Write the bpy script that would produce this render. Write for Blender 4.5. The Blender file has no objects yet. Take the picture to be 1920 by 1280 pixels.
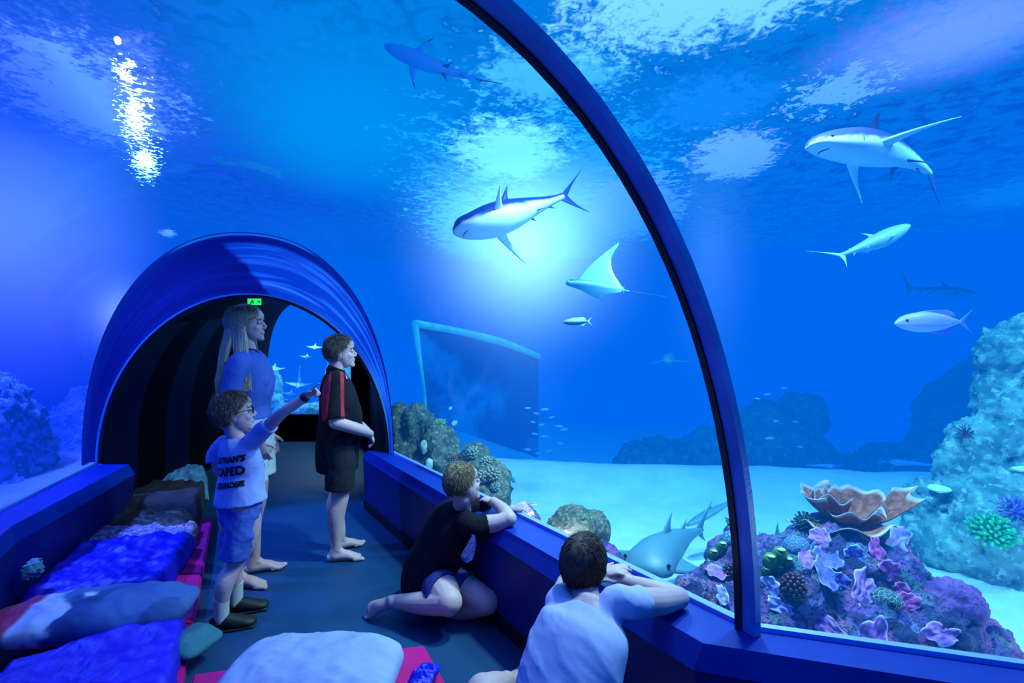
import bpy, bmesh, math, random
from mathutils import Vector, Matrix, noise, Quaternion
from mathutils.bvhtree import BVHTree
random.seed(7)
V = Vector
PI = math.pi
scene = bpy.context.scene
COL = scene.collection
CAMZ, FP = 1.42, 900.0

def at(px, py, d):
    """world point seen at photo pixel (px,py), d metres in front of the viewer"""
    return V(((px-960)*d/FP, d, CAMZ+(640-py)*d/FP))
def onz(px, py, z):
    d = (CAMZ-z)*FP/(py-640)
    return V(((px-960)*d/FP, d, z))

# ---------------------------------------------------------------- objects
def tag(o, label=None, cat=None, group=None, kind=None):
    if label: o['label'] = label
    if cat: o['category'] = cat
    if group: o['group'] = group
    if kind: o['kind'] = kind
    return o
def link(name, me, mats, parent=None, smooth=True):
    o = bpy.data.objects.new(name, me); COL.objects.link(o)
    if mats is not None:
        for m in (mats if isinstance(mats, (list, tuple)) else [mats]):
            me.materials.append(m)
    if parent: o.parent = parent
    if smooth and hasattr(me, 'polygons'):
        me.polygons.foreach_set('use_smooth', [True]*len(me.polygons))
    return o
def empty(name, loc=(0, 0, 0), rz=0):
    o = bpy.data.objects.new(name, None); COL.objects.link(o)
    o.location = loc; o.rotation_euler = (0, 0, rz); o.empty_display_size = .1
    return o
def bm2me(bm, name='m'):
    me = bpy.data.meshes.new(name); bm.to_mesh(me); bm.free(); return me
def child(o, parent):
    """parent without moving (world coordinates kept)"""
    bpy.context.view_layer.update()
    o.parent = parent
    o.matrix_parent_inverse = parent.matrix_world.inverted()
    return o

# ---------------------------------------------------------------- materials
class NT:
    def __init__(s, name):
        s.m = bpy.data.materials.new(name); s.m.use_nodes = True
        s.t = s.m.node_tree; s.t.nodes.clear()
        s.out = s.t.nodes.new('ShaderNodeOutputMaterial')
    def n(s, typ, ins=None, **props):
        nd = s.t.nodes.new('ShaderNode'+typ)
        for k, v in props.items(): setattr(nd, k, v)
        for k, v in (ins or {}).items():
            if isinstance(v, bpy.types.Node): v = v.outputs[0]
            if isinstance(v, bpy.types.NodeSocket): s.t.links.new(v, nd.inputs[k])
            else:
                if isinstance(v, (tuple, list)) and len(v) == 3 and nd.inputs[k].type == 'RGBA': v = (*v, 1)
                nd.inputs[k].default_value = v
        return nd
    def math(s, op, a, b=0.0, clamp=False):
        return s.n('Math', {0: a, 1: b}, operation=op, use_clamp=clamp)
    def mix(s, f, a, b):
        nd = s.n('Mix', {}, data_type='RGBA')
        for idx, v in ((0, f), (6, a), (7, b)):
            if isinstance(v, bpy.types.Node): v = v.outputs[2] if v.bl_idname == 'ShaderNodeMix' else v.outputs[0]
            if isinstance(v, bpy.types.NodeSocket): s.t.links.new(v, nd.inputs[idx])
            else:
                if isinstance(v, (tuple, list)) and len(v) == 3: v = (*v, 1)
                nd.inputs[idx].default_value = v
        return nd
    def step(s, x, lo, hi):
        return s.n('MapRange', {'Value': x, 'From Min': lo, 'From Max': hi}, interpolation_type='SMOOTHSTEP')
    def surf(s, sh):
        s.t.links.new(sh.outputs[0], s.out.inputs[0]); return s.m
def mcol(nd): return nd.outputs[2]
def lin(r, g, b):
    f = lambda c: (c/255/12.92) if c <= 10 else ((c/255+.055)/1.055)**2.4
    return (f(r), f(g), f(b))

def mat(name, c1, c2=None, scale=8, rough=.6, bump=0, bscale=40, spec=.4, metal=0, emis=None, es=1, lo=.35, hi=.65, c3=None, detail=4, coat=0, kind='noise', sss=0, stretch=None):
    t = NT(name)
    tc = t.n('TexCoord').outputs['Object']
    if stretch:
        tc = t.n('Mapping', {'Vector': tc, 'Scale': stretch}).outputs[0]
    col = (*c1, 1)
    if c2:
        if kind == 'voronoi':
            nz = t.n('TexVoronoi', {'Vector': tc, 'Scale': scale}); src = nz.outputs['Distance']
        else:
            nz = t.n('TexNoise', {'Vector': tc, 'Scale': scale, 'Detail': detail, 'Roughness': .6}); src = nz.outputs[0]
        col = t.mix(t.step(src, lo, hi), c1, c2).outputs[2]
        if c3:
            n2 = t.n('TexNoise', {'Vector': tc, 'Scale': scale*2.7, 'Detail': 3})
            col = t.mix(t.step(n2, .52, .66), col, c3).outputs[2]
    ins = {'Base Color': col, 'Roughness': rough, 'Specular IOR Level': spec, 'Metallic': metal, 'Coat Weight': coat}
    if sss: ins.update({'Subsurface Weight': sss, 'Subsurface Radius': (.02, .01, .006)})
    if emis: ins.update({'Emission Color': emis, 'Emission Strength': es})
    if bump:
        bn = t.n('TexNoise', {'Vector': tc, 'Scale': bscale, 'Detail': 5, 'Roughness': .65})
        ins['Normal'] = t.n('Bump', {'Strength': bump, 'Distance': .02, 'Height': bn.outputs[0]}).outputs[0]
    return t.surf(t.n('BsdfPrincipled', ins))

# ---------------------------------------------------------------- geometry
def box(bm, c, s, rot=None):
    """box centre c size s"""
    vs = []
    for x in (-.5, .5):
        for y in (-.5, .5):
            for z in (-.5, .5):
                p = V((x*s[0], y*s[1], z*s[2]))
                if rot: p = rot @ p
                vs.append(bm.verts.new(p+V(c)))
    for f in ((0, 1, 3, 2), (4, 6, 7, 5), (0, 4, 5, 1), (2, 3, 7, 6), (0, 2, 6, 4), (1, 5, 7, 3)):
        bm.faces.new([vs[i] for i in f])
    return vs
def ellip(bm, c, r, rot=None, seg=20, rings=12, nz=0):
    """ellipsoid"""
    M = Matrix.Translation(V(c)) @ (rot.to_4x4() if rot else Matrix()) @ Matrix.Diagonal((*r, 1))
    return bmesh.ops.create_uvsphere(bm, u_segments=seg, v_segments=rings, radius=1, matrix=M)['verts']
def cat(p0, p1, p2, p3, t):
    return .5*((2*p1)+(p2-p0)*t+(2*p0-5*p1+4*p2-p3)*t*t+(3*p1-p0-3*p2+p3)*t**3)
def smooth_path(pts, sub):
    """Catmull-Rom through tuples of floats (any length)"""
    P = [V(p) if len(p) <= 4 else p for p in pts]
    out = []
    n = len(P)
    for i in range(n-1):
        p0 = P[max(i-1, 0)]; p1 = P[i]; p2 = P[i+1]; p3 = P[min(i+2, n-1)]
        for k in range(sub):
            out.append(cat(p0, p1, p2, p3, k/sub))
    out.append(P[-1]); return out
def tube(bm, pts, rad, side=(0, 1, 0), n=16, sub=4, cap=.6, flat0=False, flat1=False):
    """swept tube; rad is a list of r or (a along side, b across); rounded ends unless flat"""
    pts = [V(p) for p in pts]
    rad = [(r, r) if not isinstance(r, (tuple, list)) else r for r in rad]
    c = smooth_path(pts, sub); r = smooth_path([(a, b) for a, b in rad], sub)
    r = [(max(q[0], 1e-4), max(q[1], 1e-4)) for q in r]
    rings = []
    m = len(c)
    side = V(side)
    frames = []
    for i in range(m):
        t = (c[min(i+1, m-1)]-c[max(i-1, 0)])
        if t.length < 1e-9: t = V((0, 0, 1))
        t.normalize()
        u = side-t*side.dot(t)
        if u.length < 1e-3: u = t.orthogonal()
        u.normalize(); w = t.cross(u)
        frames.append((t, u, w)); side = u*.5+side*.5 if False else side
    def ring(p, a, b, u, w):
        return [bm.verts.new(p+u*(a*math.cos(2*PI*k/n))+w*(b*math.sin(2*PI*k/n))) for k in range(n)]
    if not flat0:
        t, u, w = frames[0]; a, b = r[0]; e = min(a, b)*cap
        for q in (.15, .55): 
            s = math.sqrt(1-(1-q)**2)
            rings.append(ring(c[0]-t*e*(1-q), a*s, b*s, u, w))
    for i in range(m):
        t, u, w = frames[i]; rings.append(ring(c[i], r[i][0], r[i][1], u, w))
    if not flat1:
        t, u, w = frames[-1]; a, b = r[-1]; e = min(a, b)*cap
        for q in (.55, .15):
            s = math.sqrt(1-(1-q)**2)
            rings.append(ring(c[-1]+t*e*(1-q), a*s, b*s, u, w))
    for A, B in zip(rings, rings[1:]):
        for k in range(n):
            bm.faces.new((A[k], A[(k+1) % n], B[(k+1) % n], B[k]))
    bm.faces.new(list(reversed(rings[0]))); bm.faces.new(rings[-1])
    return rings
def evaluated(bm, mods):
    """bake modifiers [(type, {props})] on a bmesh and return the mesh"""
    me = bm2me(bm, 'tmp')
    o = bpy.data.objects.new('tmp', me); COL.objects.link(o)
    for ty, pr in mods:
        md = o.modifiers.new('m', ty)
        for k, v in pr.items(): setattr(md, k, v)
    dg = bpy.context.evaluated_depsgraph_get(); dg.update()
    r = bpy.data.meshes.new_from_object(o.evaluated_get(dg))
    bpy.data.objects.remove(o); bpy.data.meshes.remove(me)
    return r
def fuse(bm, vox=.006, it=4, fac=.5):
    bmesh.ops.recalc_face_normals(bm, faces=bm.faces)
    return evaluated(bm, [('REMESH', dict(mode='VOXEL', voxel_size=vox, use_smooth_shade=True)), ('SMOOTH', dict(factor=fac, iterations=it))])
def jitter(me, amp, sc, seed=0, kind='fbm', z=None):
    """displace along normals by noise"""
    off = V((seed*13.1, seed*7.7, seed*3.3))
    for v, nrm in zip(me.vertices, [x.vector.copy() for x in me.vertex_normals]):
        p = v.co*sc+off
        if kind == 'fbm': d = noise.fractal(p, 1.0, 2.0, 4)
        elif kind == 'lumpy': d = (.55-noise.voronoi(p)[0][0])+.35*noise.noise(p*2.7)
        elif kind == 'ridge': d = noise.ridged_multi_fractal(p, 1.0, 2.0, 3, 1.0, 2.0)-1
        v.co += nrm*(d*amp)
    me.update(); return me
def rock_mesh(blobs, vox=.03, amp=.03, sc=9, seed=1, kind='lumpy', it=2):
    bm = bmesh.new()
    for b in blobs: ellip(bm, b[0], b[1] if isinstance(b[1], (tuple, list)) else (b[1],)*3, seg=16, rings=10)
    me = fuse(bm, vox, it)
    return jitter(me, amp, sc, seed, kind)
# ================================================================ setting
SURF = 3.4            # water level
cam = bpy.data.cameras.new('camera'); co = bpy.data.objects.new('camera', cam); COL.objects.link(co)
cam.lens = 36*FP/1920; cam.sensor_width = 36; cam.clip_start = .05; cam.clip_end = 200
co.location = (0, 0, CAMZ); co.rotation_euler = (PI/2, 0, 0)
scene.camera = co
scene.view_settings.view_transform = 'Standard'; scene.view_settings.look = 'None'
scene.view_settings.exposure = 0
w = bpy.data.worlds.new('world'); scene.world = w; w.use_nodes = True
w.node_tree.nodes['Background'].inputs[0].default_value = (0, .004, .02, 1)
try:
    cy = scene.cycles
    cy.use_denoising = True; cy.max_bounces = 6; cy.transparent_max_bounces = 24
    cy.diffuse_bounces = 3; cy.glossy_bounces = 3; cy.volume_bounces = 0; cy.volume_max_steps = 48; cy.volume_step_rate = 2.5; cy.transmission_bounces = 4
    cy.sample_clamp_indirect = 4; cy.caustics_reflective = False; cy.caustics_refractive = False
except Exception: pass

# plan of the tunnel: (left base, right base, crown height)
R1 = V((.765, 1.53)); R0 = V((-.985, 3.94)); L1 = V((-1.47, .23)); L0 = V((-3.135, 3.58))
SILL = .5
SECT = [(V((3.6, -1.7)), V((4.4, .55)), 2.25), (V((.35, -.85)), V((1.44, 1.35)), 2.25), (L1, R1, 2.25),
        (V((-2.775, 2.6)), V((-.17, 2.80)), 2.25), (L0, R0, 2.22)]
def arc(L, R, crown, n=40, sill=SILL, e=1.0):
    c = (L+R)/2; h = (R-L)/2; out = []
    for k in range(n+1):
        a = PI-PI*k/n
        x = math.copysign(abs(math.cos(a))**e, math.cos(a)); z = abs(math.sin(a))**e
        p = c+h*x; out.append(V((p.x, p.y, sill+z*(crown-sill))))
    return out
def resample(S, step=6):
    """interpolate sections of one leg"""
    out = []
    for i in range(len(S)-1):
        for k in range(step):
            f = k/step
            out.append((S[i][0].lerp(S[i+1][0], f), S[i][1].lerp(S[i+1][1], f), S[i][2]*(1-f)+S[i+1][2]*f))
    out.append(S[-1]); return out

# acrylic: thin clear panes with a faint tint and reflection
t = NT('acrylic_mat')
gl = t.n('BsdfGlossy', {'Color': (.75, .85, 1), 'Roughness': .03})
tr = t.n('BsdfTransparent', {'Color': (.96, .98, 1)})
fr = t.math('MULTIPLY', t.math('POWER', t.n('LayerWeight', {'Blend': .5}).outputs['Facing'], 5.0), .3)
acrylic = t.surf(t.n('MixShader', {0: fr.outputs[0], 1: tr.outputs[0], 2: gl.outputs[0]}))
def sweep(name, sections, mat_, n=40, label=None, cat_=None):
    bm = bmesh.new(); prev = None
    for L, R, c in sections:
        row = [bm.verts.new(p) for p in arc(L, R, c, n)]
        if prev:
            for a, b, c2, d in zip(prev, prev[1:], row[1:], row): bm.faces.new((a, b, c2, d))
        prev = row
    o = link(name, bm2me(bm), mat_)
    tag(o, kind='structure'); return o
sweep('window_1', resample(SECT[2:]), acrylic)
sweep('window_2', resample(SECT[:3]), acrylic)

# ---- water volumes
def water_mat(name, ab, fog, noise_=False):
    t = NT(name)
    mx = max(ab)
    a = t.n('VolumeAbsorption', {'Color': tuple(1-x/mx for x in ab), 'Density': mx})
    e = t.n('Emission', {'Color': tuple(x*y for x, y in zip(ab, fog)), 'Strength': 1.0})
    s = t.n('AddShader', {0: a.outputs[0], 1: e.outputs[0]})
    t.t.links.new(s.outputs[0], t.out.inputs['Volume']); return t.m
AB = (.46, .20, .15)
water = water_mat('water_mat', AB, (.0, .155, .88))
violet = water_mat('violet_water_mat', (.40, .60, .05), (.0, .0, .9))
def ring_shell():
    """closed air space of the tunnel (normals into the air)"""
    secs = [(SECT[0][0], SECT[0][1], 2.25, 1.0)]+[(a, b, c, 1.0) for a, b, c in resample(SECT[:3])[1:]]
    secs += [(a, b, c, 1.0) for a, b, c in resample(SECT[2:])[1:]]
    secs += [(L0+V((-.02, .06)), R0+V((.01, .06)), 1.86, 1.0), (V((-3.64, 7.05)), V((-2.04, 7.05)), 2.1, .6)]
    bm = bmesh.new(); prev = first = None
    for L, R, c, e in secs:
        dd = (R-L).normalized()*.012; L = L-dd; R = R+dd
        pts = arc(L, R, c+.012, 40, SILL, e)
        pts = [V((L.x, L.y, -.5))]+pts+[V((R.x, R.y, -.5))]
        row = [bm.verts.new(p) for p in pts]
        if prev:
            for i in range(len(row)):
                j = (i+1) % len(row)
                bm.faces.new((prev[i], prev[j], row[j], row[i]))
        else: first = row
        prev = row
    bm.faces.new(first); bm.faces.new(list(reversed(prev)))
    bmesh.ops.recalc_face_normals(bm, faces=bm.faces)
    bmesh.ops.reverse_faces(bm, faces=bm.faces)
    return bm
bm = ring_shell()
b2 = bmesh.new(); box(b2, (.5, 3.5, 1.41), (22, 17, 3.94)); bmesh.ops.recalc_face_normals(b2, faces=b2.faces)
tmp = bm2me(b2); bm.from_mesh(tmp)
tag(link('water', bm2me(bm), water, smooth=False), kind='structure')
# violet light of the left-hand tank: a glowing volume added over the water
bm = bmesh.new()
a = V((-1.5, .1)); b = V((-3.2, 3.62)); dr = (b-a).normalized(); nn = V((-dr.y, dr.x))
q = [a-dr*3+nn*.03, b+dr*7+nn*.03, b+dr*7+nn*5.5, a-dr*3+nn*5.5]
lo = [bm.verts.new((p.x, p.y, -.55)) for p in q]; hi = [bm.verts.new((p.x, p.y, 3.37)) for p in q]
bm.faces.new(lo); bm.faces.new(hi)
for i in range(4): bm.faces.new((lo[i], lo[(i+1) % 4], hi[(i+1) % 4], hi[i]))
bmesh.ops.recalc_face_normals(bm, faces=bm.faces)
tag(link('water_violet', bm2me(bm), violet, smooth=False), kind='structure')

# ---- water surface seen from below: light through ripples painted as emission colour
t = NT('water_surface_mat')
pos = t.n('NewGeometry').outputs['Position']
mp = t.n('Mapping', {'Vector': pos, 'Scale': (1, 1, 0)}).outputs[0]
big = t.n('TexNoise', {'Vector': mp, 'Scale': .9, 'Detail': 2}).outputs[0]
w1 = t.n('TexNoise', {'Vector': mp, 'Scale': 5.5, 'Detail': 5, 'Roughness': .62, 'Distortion': .9}).outputs[0]
w2 = t.n('TexNoise', {'Vector': mp, 'Scale': 17, 'Detail': 3, 'Distortion': 1.2}).outputs[0]
sep = t.n('SeparateXYZ', {0: mp})
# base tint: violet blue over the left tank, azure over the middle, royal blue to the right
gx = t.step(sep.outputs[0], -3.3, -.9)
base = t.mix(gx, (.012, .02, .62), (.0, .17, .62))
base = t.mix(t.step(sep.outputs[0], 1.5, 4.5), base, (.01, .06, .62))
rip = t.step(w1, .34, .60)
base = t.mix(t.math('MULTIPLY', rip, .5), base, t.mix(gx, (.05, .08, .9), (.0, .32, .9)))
# dark ripple troughs painted into the emission colour
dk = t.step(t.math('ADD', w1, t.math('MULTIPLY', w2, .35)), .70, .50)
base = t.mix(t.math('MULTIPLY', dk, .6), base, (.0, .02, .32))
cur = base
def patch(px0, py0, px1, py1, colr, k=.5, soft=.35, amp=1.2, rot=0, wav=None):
    """bright area painted into the emission for hall light on the water; bounds are given as seen from the tunnel"""
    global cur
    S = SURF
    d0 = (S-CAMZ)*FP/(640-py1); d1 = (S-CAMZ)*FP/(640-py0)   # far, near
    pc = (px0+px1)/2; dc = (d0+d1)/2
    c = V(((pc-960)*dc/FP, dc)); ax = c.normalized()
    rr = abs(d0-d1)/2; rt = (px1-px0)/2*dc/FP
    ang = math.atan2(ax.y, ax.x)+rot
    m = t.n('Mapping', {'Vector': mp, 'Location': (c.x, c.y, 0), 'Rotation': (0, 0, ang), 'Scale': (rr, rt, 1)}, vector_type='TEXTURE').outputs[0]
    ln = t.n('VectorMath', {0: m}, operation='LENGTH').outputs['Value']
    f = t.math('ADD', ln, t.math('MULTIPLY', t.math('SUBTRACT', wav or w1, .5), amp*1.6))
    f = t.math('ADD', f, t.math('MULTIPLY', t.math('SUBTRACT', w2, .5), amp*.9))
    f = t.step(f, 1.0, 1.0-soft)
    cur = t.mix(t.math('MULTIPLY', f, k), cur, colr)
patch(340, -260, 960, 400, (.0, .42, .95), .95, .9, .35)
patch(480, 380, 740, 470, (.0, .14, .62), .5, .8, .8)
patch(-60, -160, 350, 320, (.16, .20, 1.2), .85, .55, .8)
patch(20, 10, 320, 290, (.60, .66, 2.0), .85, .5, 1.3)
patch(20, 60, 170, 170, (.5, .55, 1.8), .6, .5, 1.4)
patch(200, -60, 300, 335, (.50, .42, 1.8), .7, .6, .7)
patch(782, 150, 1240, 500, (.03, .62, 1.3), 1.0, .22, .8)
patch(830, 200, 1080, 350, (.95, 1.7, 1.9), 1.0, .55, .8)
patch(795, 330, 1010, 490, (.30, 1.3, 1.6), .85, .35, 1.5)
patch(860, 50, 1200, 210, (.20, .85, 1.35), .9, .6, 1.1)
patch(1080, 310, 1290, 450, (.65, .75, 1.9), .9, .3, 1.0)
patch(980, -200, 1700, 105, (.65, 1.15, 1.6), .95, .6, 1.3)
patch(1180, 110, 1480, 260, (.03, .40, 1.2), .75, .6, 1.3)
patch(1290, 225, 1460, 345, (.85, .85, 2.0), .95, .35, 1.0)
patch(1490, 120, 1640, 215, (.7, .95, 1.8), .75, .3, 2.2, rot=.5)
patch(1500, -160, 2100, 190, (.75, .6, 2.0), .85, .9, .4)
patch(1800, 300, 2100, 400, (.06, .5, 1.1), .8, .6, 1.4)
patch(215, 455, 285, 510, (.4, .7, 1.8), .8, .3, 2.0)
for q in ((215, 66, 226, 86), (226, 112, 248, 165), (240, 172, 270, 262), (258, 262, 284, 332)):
    patch(*q, (9, 8, 7), 1.0, .10, 3.0 if q[0] > 220 else .3, wav=w2)  # sparkling glints painted into the emission colour
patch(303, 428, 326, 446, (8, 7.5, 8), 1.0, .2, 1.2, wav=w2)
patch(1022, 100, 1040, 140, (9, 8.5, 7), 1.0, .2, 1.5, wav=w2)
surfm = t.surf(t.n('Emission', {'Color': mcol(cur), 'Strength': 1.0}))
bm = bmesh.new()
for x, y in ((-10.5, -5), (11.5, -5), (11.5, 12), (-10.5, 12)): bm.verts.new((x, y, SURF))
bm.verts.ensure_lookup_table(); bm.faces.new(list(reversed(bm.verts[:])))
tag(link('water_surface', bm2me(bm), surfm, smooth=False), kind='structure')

# ---- tank walls: painted concrete with an added blue glow in place of lit haze
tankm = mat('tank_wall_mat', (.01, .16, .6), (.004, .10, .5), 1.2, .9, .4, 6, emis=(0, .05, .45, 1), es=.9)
bm = bmesh.new()
pts = [(-10.4, -4.9), (-10.4, 8), (-8, 11), (0, 11.9), (5, 10.5), (9, 8.0), (11.4, 4.0), (11.4, -4.9)]
lo = [bm.verts.new((x, y, -.56)) for x, y in pts]; hi = [bm.verts.new((x, y, SURF)) for x, y in pts]
for i in range(len(pts)-1): bm.faces.new((lo[i], lo[i+1], hi[i+1], hi[i]))
tag(link('wall_tank', bm2me(bm), tankm, smooth=False), kind='structure')

# ---- sand
def sandh(x, y):
    # plan-based: side of the tunnel, a long dune at the back, ripples
    left = (x+1.47)*(-.9)-(y-.23)*.447 > 0 if True else False
    h = 0.0
    s = math.sin(x*1.3+y*.7)*.02+noise.fractal(V((x*1.1, y*1.1, 0)), 1, 2, 3)*.03
    if x < -1.5-.45*(y-.2): h = .36
    # dune crest to the right tank
    crest = 5.15-.16*(x)
    h2 = .16*math.exp(-((y-crest)/.55)**2)
    drop = -.5/(1+math.exp(-(y-crest-1.2)*3))
    if h == 0: h = h2+drop
    return h+s+noise.noise(V((x*7, y*14, 0)))*.006
bm = bmesh.new(); NX, NY = 240, 190
grid = [[bm.verts.new((-10+21*i/NX, -4+15.5*j/NY, sandh(-10+21*i/NX, -4+15.5*j/NY))) for j in range(NY+1)] for i in range(NX+1)]
def intunnel(x, y):
    # inside tunnel footprint -> push down
    poly = [SECT[0][0], SECT[1][0], L1, V((-2.775, 2.6)), L0, V((-3.25, 3.7)), V((-3.65, 7.1)), V((-2.0, 7.1)), R0+V((.0, .15)), R0, R1, V((1.44, 1.35)), SECT[0][1]]
    ins = False; j = len(poly)-1
    for i in range(len(poly)):
        a, b = poly[i], poly[j]
        if (a.y > y) != (b.y > y) and x < (b.x-a.x)*(y-a.y)/(b.y-a.y)+a.x: ins = not ins
        j = i
    return ins
for r in grid:
    for v in r:
        if intunnel(v.co.x, v.co.y): v.co.z = -.3
for i in range(NX):
    for j in range(NY): bm.faces.new((grid[i][j], grid[i+1][j], grid[i+1][j+1], grid[i][j+1]))
sandm = mat('sand_mat', (.85, .88, .86), (.72, .78, .78), 3, .95, .5, 60)
tag(link('sand', bm2me(bm), sandm), 'pale sand covering the tank floor outside the tunnel', 'sand', kind='stuff')

# ---- tunnel floor
floorm = mat('floor_mat', (.008, .055, .15), (.006, .042, .12), 2.0, .42, .15, 120, .5)
bm = bmesh.new()
fp = [SECT[0][0], SECT[1][0], L1, V((-2.775, 2.6)), L0, V((-3.6, 7.0)), V((-2.08, 7.0)), R0, R1, V((1.44, 1.35)), SECT[0][1]]
f = bm.faces.new([bm.verts.new((p.x, p.y, 0)) for p in fp])
ret = bmesh.ops.extrude_face_region(bm, geom=[f])
for v in ret['geom']:
    if isinstance(v, bmesh.types.BMVert): v.co.z = -.12
bmesh.ops.recalc_face_normals(bm, faces=bm.faces)
tag(link('floor', bm2me(bm), floorm, smooth=False), kind='structure')

# ---- benches (sills) on both sides
benchm = mat('bench_paint_mat', (.004, .03, .34), (.003, .022, .28), 3, .38, .06, 90, .5)
benchd = mat('bench_face_mat', (.006, .012, .16), (.004, .010, .12), 3, .5, .05, 90, .4)
basem = mat('skirting_mat', (.002, .003, .012), None, rough=.5)
edgem = mat('silicone_mat', (.25, .38, .9), None, rough=.4)
def prism(path, prof, name, mat_, close=True):
    """path: list of (inner XY, outer XY); prof: list of (f across 0..1, z)"""
    bm = bmesh.new(); prev = None
    for a, b in path:
        row = [bm.verts.new((a.x+(b.x-a.x)*f, a.y+(b.y-a.y)*f, z)) for f, z in prof]
        if prev:
            m = len(row)
            for i in range(m if close else m-1):
                j = (i+1) % m
                bm.faces.new((prev[i], row[i], row[j], prev[j]))
        elif close: bm.faces.new(row)
        prev = row
    if close: bm.faces.new(list(reversed(prev)))
    bmesh.ops.recalc_face_normals(bm, faces=bm.faces)
    return link(name, bm2me(bm), mat_, smooth=False)
rp = [(V((-1.28, 4.10)), V((-.97, 3.95))), (V((.55, 1.46)), R1+V((.01, .01))), (V((1.39, 1.22)), V((1.45, 1.36))), (V((4.35, .36)), V((4.42, .56)))]
lp = [(V((-2.84, 3.62)), V((-3.15, 3.60))), (V((-2.46, 2.38)), V((-2.79, 2.6))), (V((-1.15, .16)), V((-1.49, .22))), (V((.45, -.6)), V((.34, -.87))), (V((3.6, -1.45)), V((3.6, -1.72)))]
for side, pth in (('right', rp), ('left', lp)):
    o = prism(pth, [(.10, .0), (.03, .415), (0, .42), (.16, .495), (1.0, .5), (1.0, -.1), (.10, -.1)], 'wall_bench_'+side, benchd)
    o.data.materials.append(benchm)
    for p in o.data.polygons:
        if p.normal.z > .25: p.material_index = 1
    tag(o, kind='structure')
    o = prism(pth, [(.04, .0), (.03, .07), (.12, .075), (.12, .0)], 'baseboard_'+side, basem); tag(o, kind='structure')
    o = prism(pth, [(.90, .49), (.90, .515), (1.0, .52), (1.0, .49)], 'trim_'+('1' if side == 'right' else '2'), edgem); tag(o, kind='structure')

# ---- rib at the mitre and the portal arch
ribm = mat('rib_paint_mat', (.10, .24, .62), (.06, .17, .48), 6, .35, .1, 60, .5)
ribd = mat('rib_dark_mat', (.002, .004, .015), None, rough=.4)
def arch_bar(name, L, R, crown, wa, wr, mats, off=0, n=48, dn=None, sill=SILL, inset=0, to_floor=False):
    """bar swept along an elliptical arch; wa along the tunnel, wr inward"""
    ax = (R-L).normalized(); along = V((-ax.y, ax.x, 0)) if dn is None else dn
    pts = arc(L, R, crown, n, sill); c3 = V(((L.x+R.x)/2, (L.y+R.y)/2, sill))
    if to_floor: pts = [V((L.x, L.y, .0))]+pts+[V((R.x, R.y, .0))]
    bm = bmesh.new(); prev = None
    for i, p in enumerate(pts):
        tg = (pts[min(i+1, len(pts)-1)]-pts[max(i-1, 0)]).normalized()
        inn = tg.cross(along); 
        if inn.dot(c3-p) < 0 and 0 < i < len(pts)-1: inn = -inn
        if i in (0, len(pts)-1): inn = V((ax.x, ax.y, 0))*(1 if i == 0 else -1)
        q0 = p+along*off-inn*inset
        row = [bm.verts.new(q0), bm.verts.new(q0+along*wa), bm.verts.new(q0+along*wa+inn*wr), bm.verts.new(q0+inn*wr)]
        if prev:
            for k in range(4):
                f = bm.faces.new((prev[k], row[k], row[(k+1) % 4], prev[(k+1) % 4]))
        else: bm.faces.new(row)
        prev = row
    bm.faces.new(list(reversed(prev)))
    bmesh.ops.recalc_face_normals(bm, faces=bm.faces)
    o = link(name, bm2me(bm), mats); 
    for p in o.data.polygons: p.use_smooth = False
    tag(o, kind='structure'); return o
arch_bar('trim_3', L1, R1, 2.25, .045, .028, ribm, off=-.03)
arch_bar('trim_4', L1, R1, 2.25, .022, .034, ribd, off=.016)
# portal
PL, PR, PC = V((-3.12, 3.60)), V((-1.0, 3.955)), 1.80
arch_bar('trim_5', PL, PR, PC, .05, .035, ribd, off=0)
arch_bar('trim_6', PL, PR, PC, .012, .012, mat('rib_edge_mat', (.05, .25, .6), None, rough=.25), off=-.012)
# curved collar between the big vault and the portal: cast acrylic, reflections painted as a pale, faintly glowing right side
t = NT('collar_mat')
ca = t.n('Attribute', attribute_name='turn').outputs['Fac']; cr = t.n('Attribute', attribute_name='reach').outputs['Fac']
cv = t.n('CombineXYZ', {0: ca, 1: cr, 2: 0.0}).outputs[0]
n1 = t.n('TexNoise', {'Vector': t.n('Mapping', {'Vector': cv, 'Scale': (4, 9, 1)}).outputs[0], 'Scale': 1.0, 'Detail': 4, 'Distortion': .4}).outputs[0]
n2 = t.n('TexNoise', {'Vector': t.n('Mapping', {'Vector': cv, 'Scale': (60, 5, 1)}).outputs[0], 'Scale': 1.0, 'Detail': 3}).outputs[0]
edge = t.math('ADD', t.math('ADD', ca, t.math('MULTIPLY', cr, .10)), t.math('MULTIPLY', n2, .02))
refl_mask = t.step(edge, .545, .56)
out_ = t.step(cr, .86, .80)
refl_mask = t.math('MULTIPLY', refl_mask, out_)
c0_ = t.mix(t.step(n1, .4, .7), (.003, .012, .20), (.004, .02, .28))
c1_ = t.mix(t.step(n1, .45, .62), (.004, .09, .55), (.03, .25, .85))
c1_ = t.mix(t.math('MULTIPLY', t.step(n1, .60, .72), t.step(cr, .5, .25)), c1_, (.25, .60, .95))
cc_ = t.mix(refl_mask, c0_, c1_)
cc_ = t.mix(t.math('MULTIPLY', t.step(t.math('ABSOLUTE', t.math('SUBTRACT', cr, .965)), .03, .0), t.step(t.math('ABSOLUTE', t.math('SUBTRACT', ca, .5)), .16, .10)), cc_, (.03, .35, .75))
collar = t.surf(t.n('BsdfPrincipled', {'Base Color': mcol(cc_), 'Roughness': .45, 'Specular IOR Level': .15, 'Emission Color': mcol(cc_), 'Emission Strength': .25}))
bm = bmesh.new(); prev = None; la = bm.verts.layers.float.new('turn'); lr = bm.verts.layers.float.new('reach')
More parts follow.
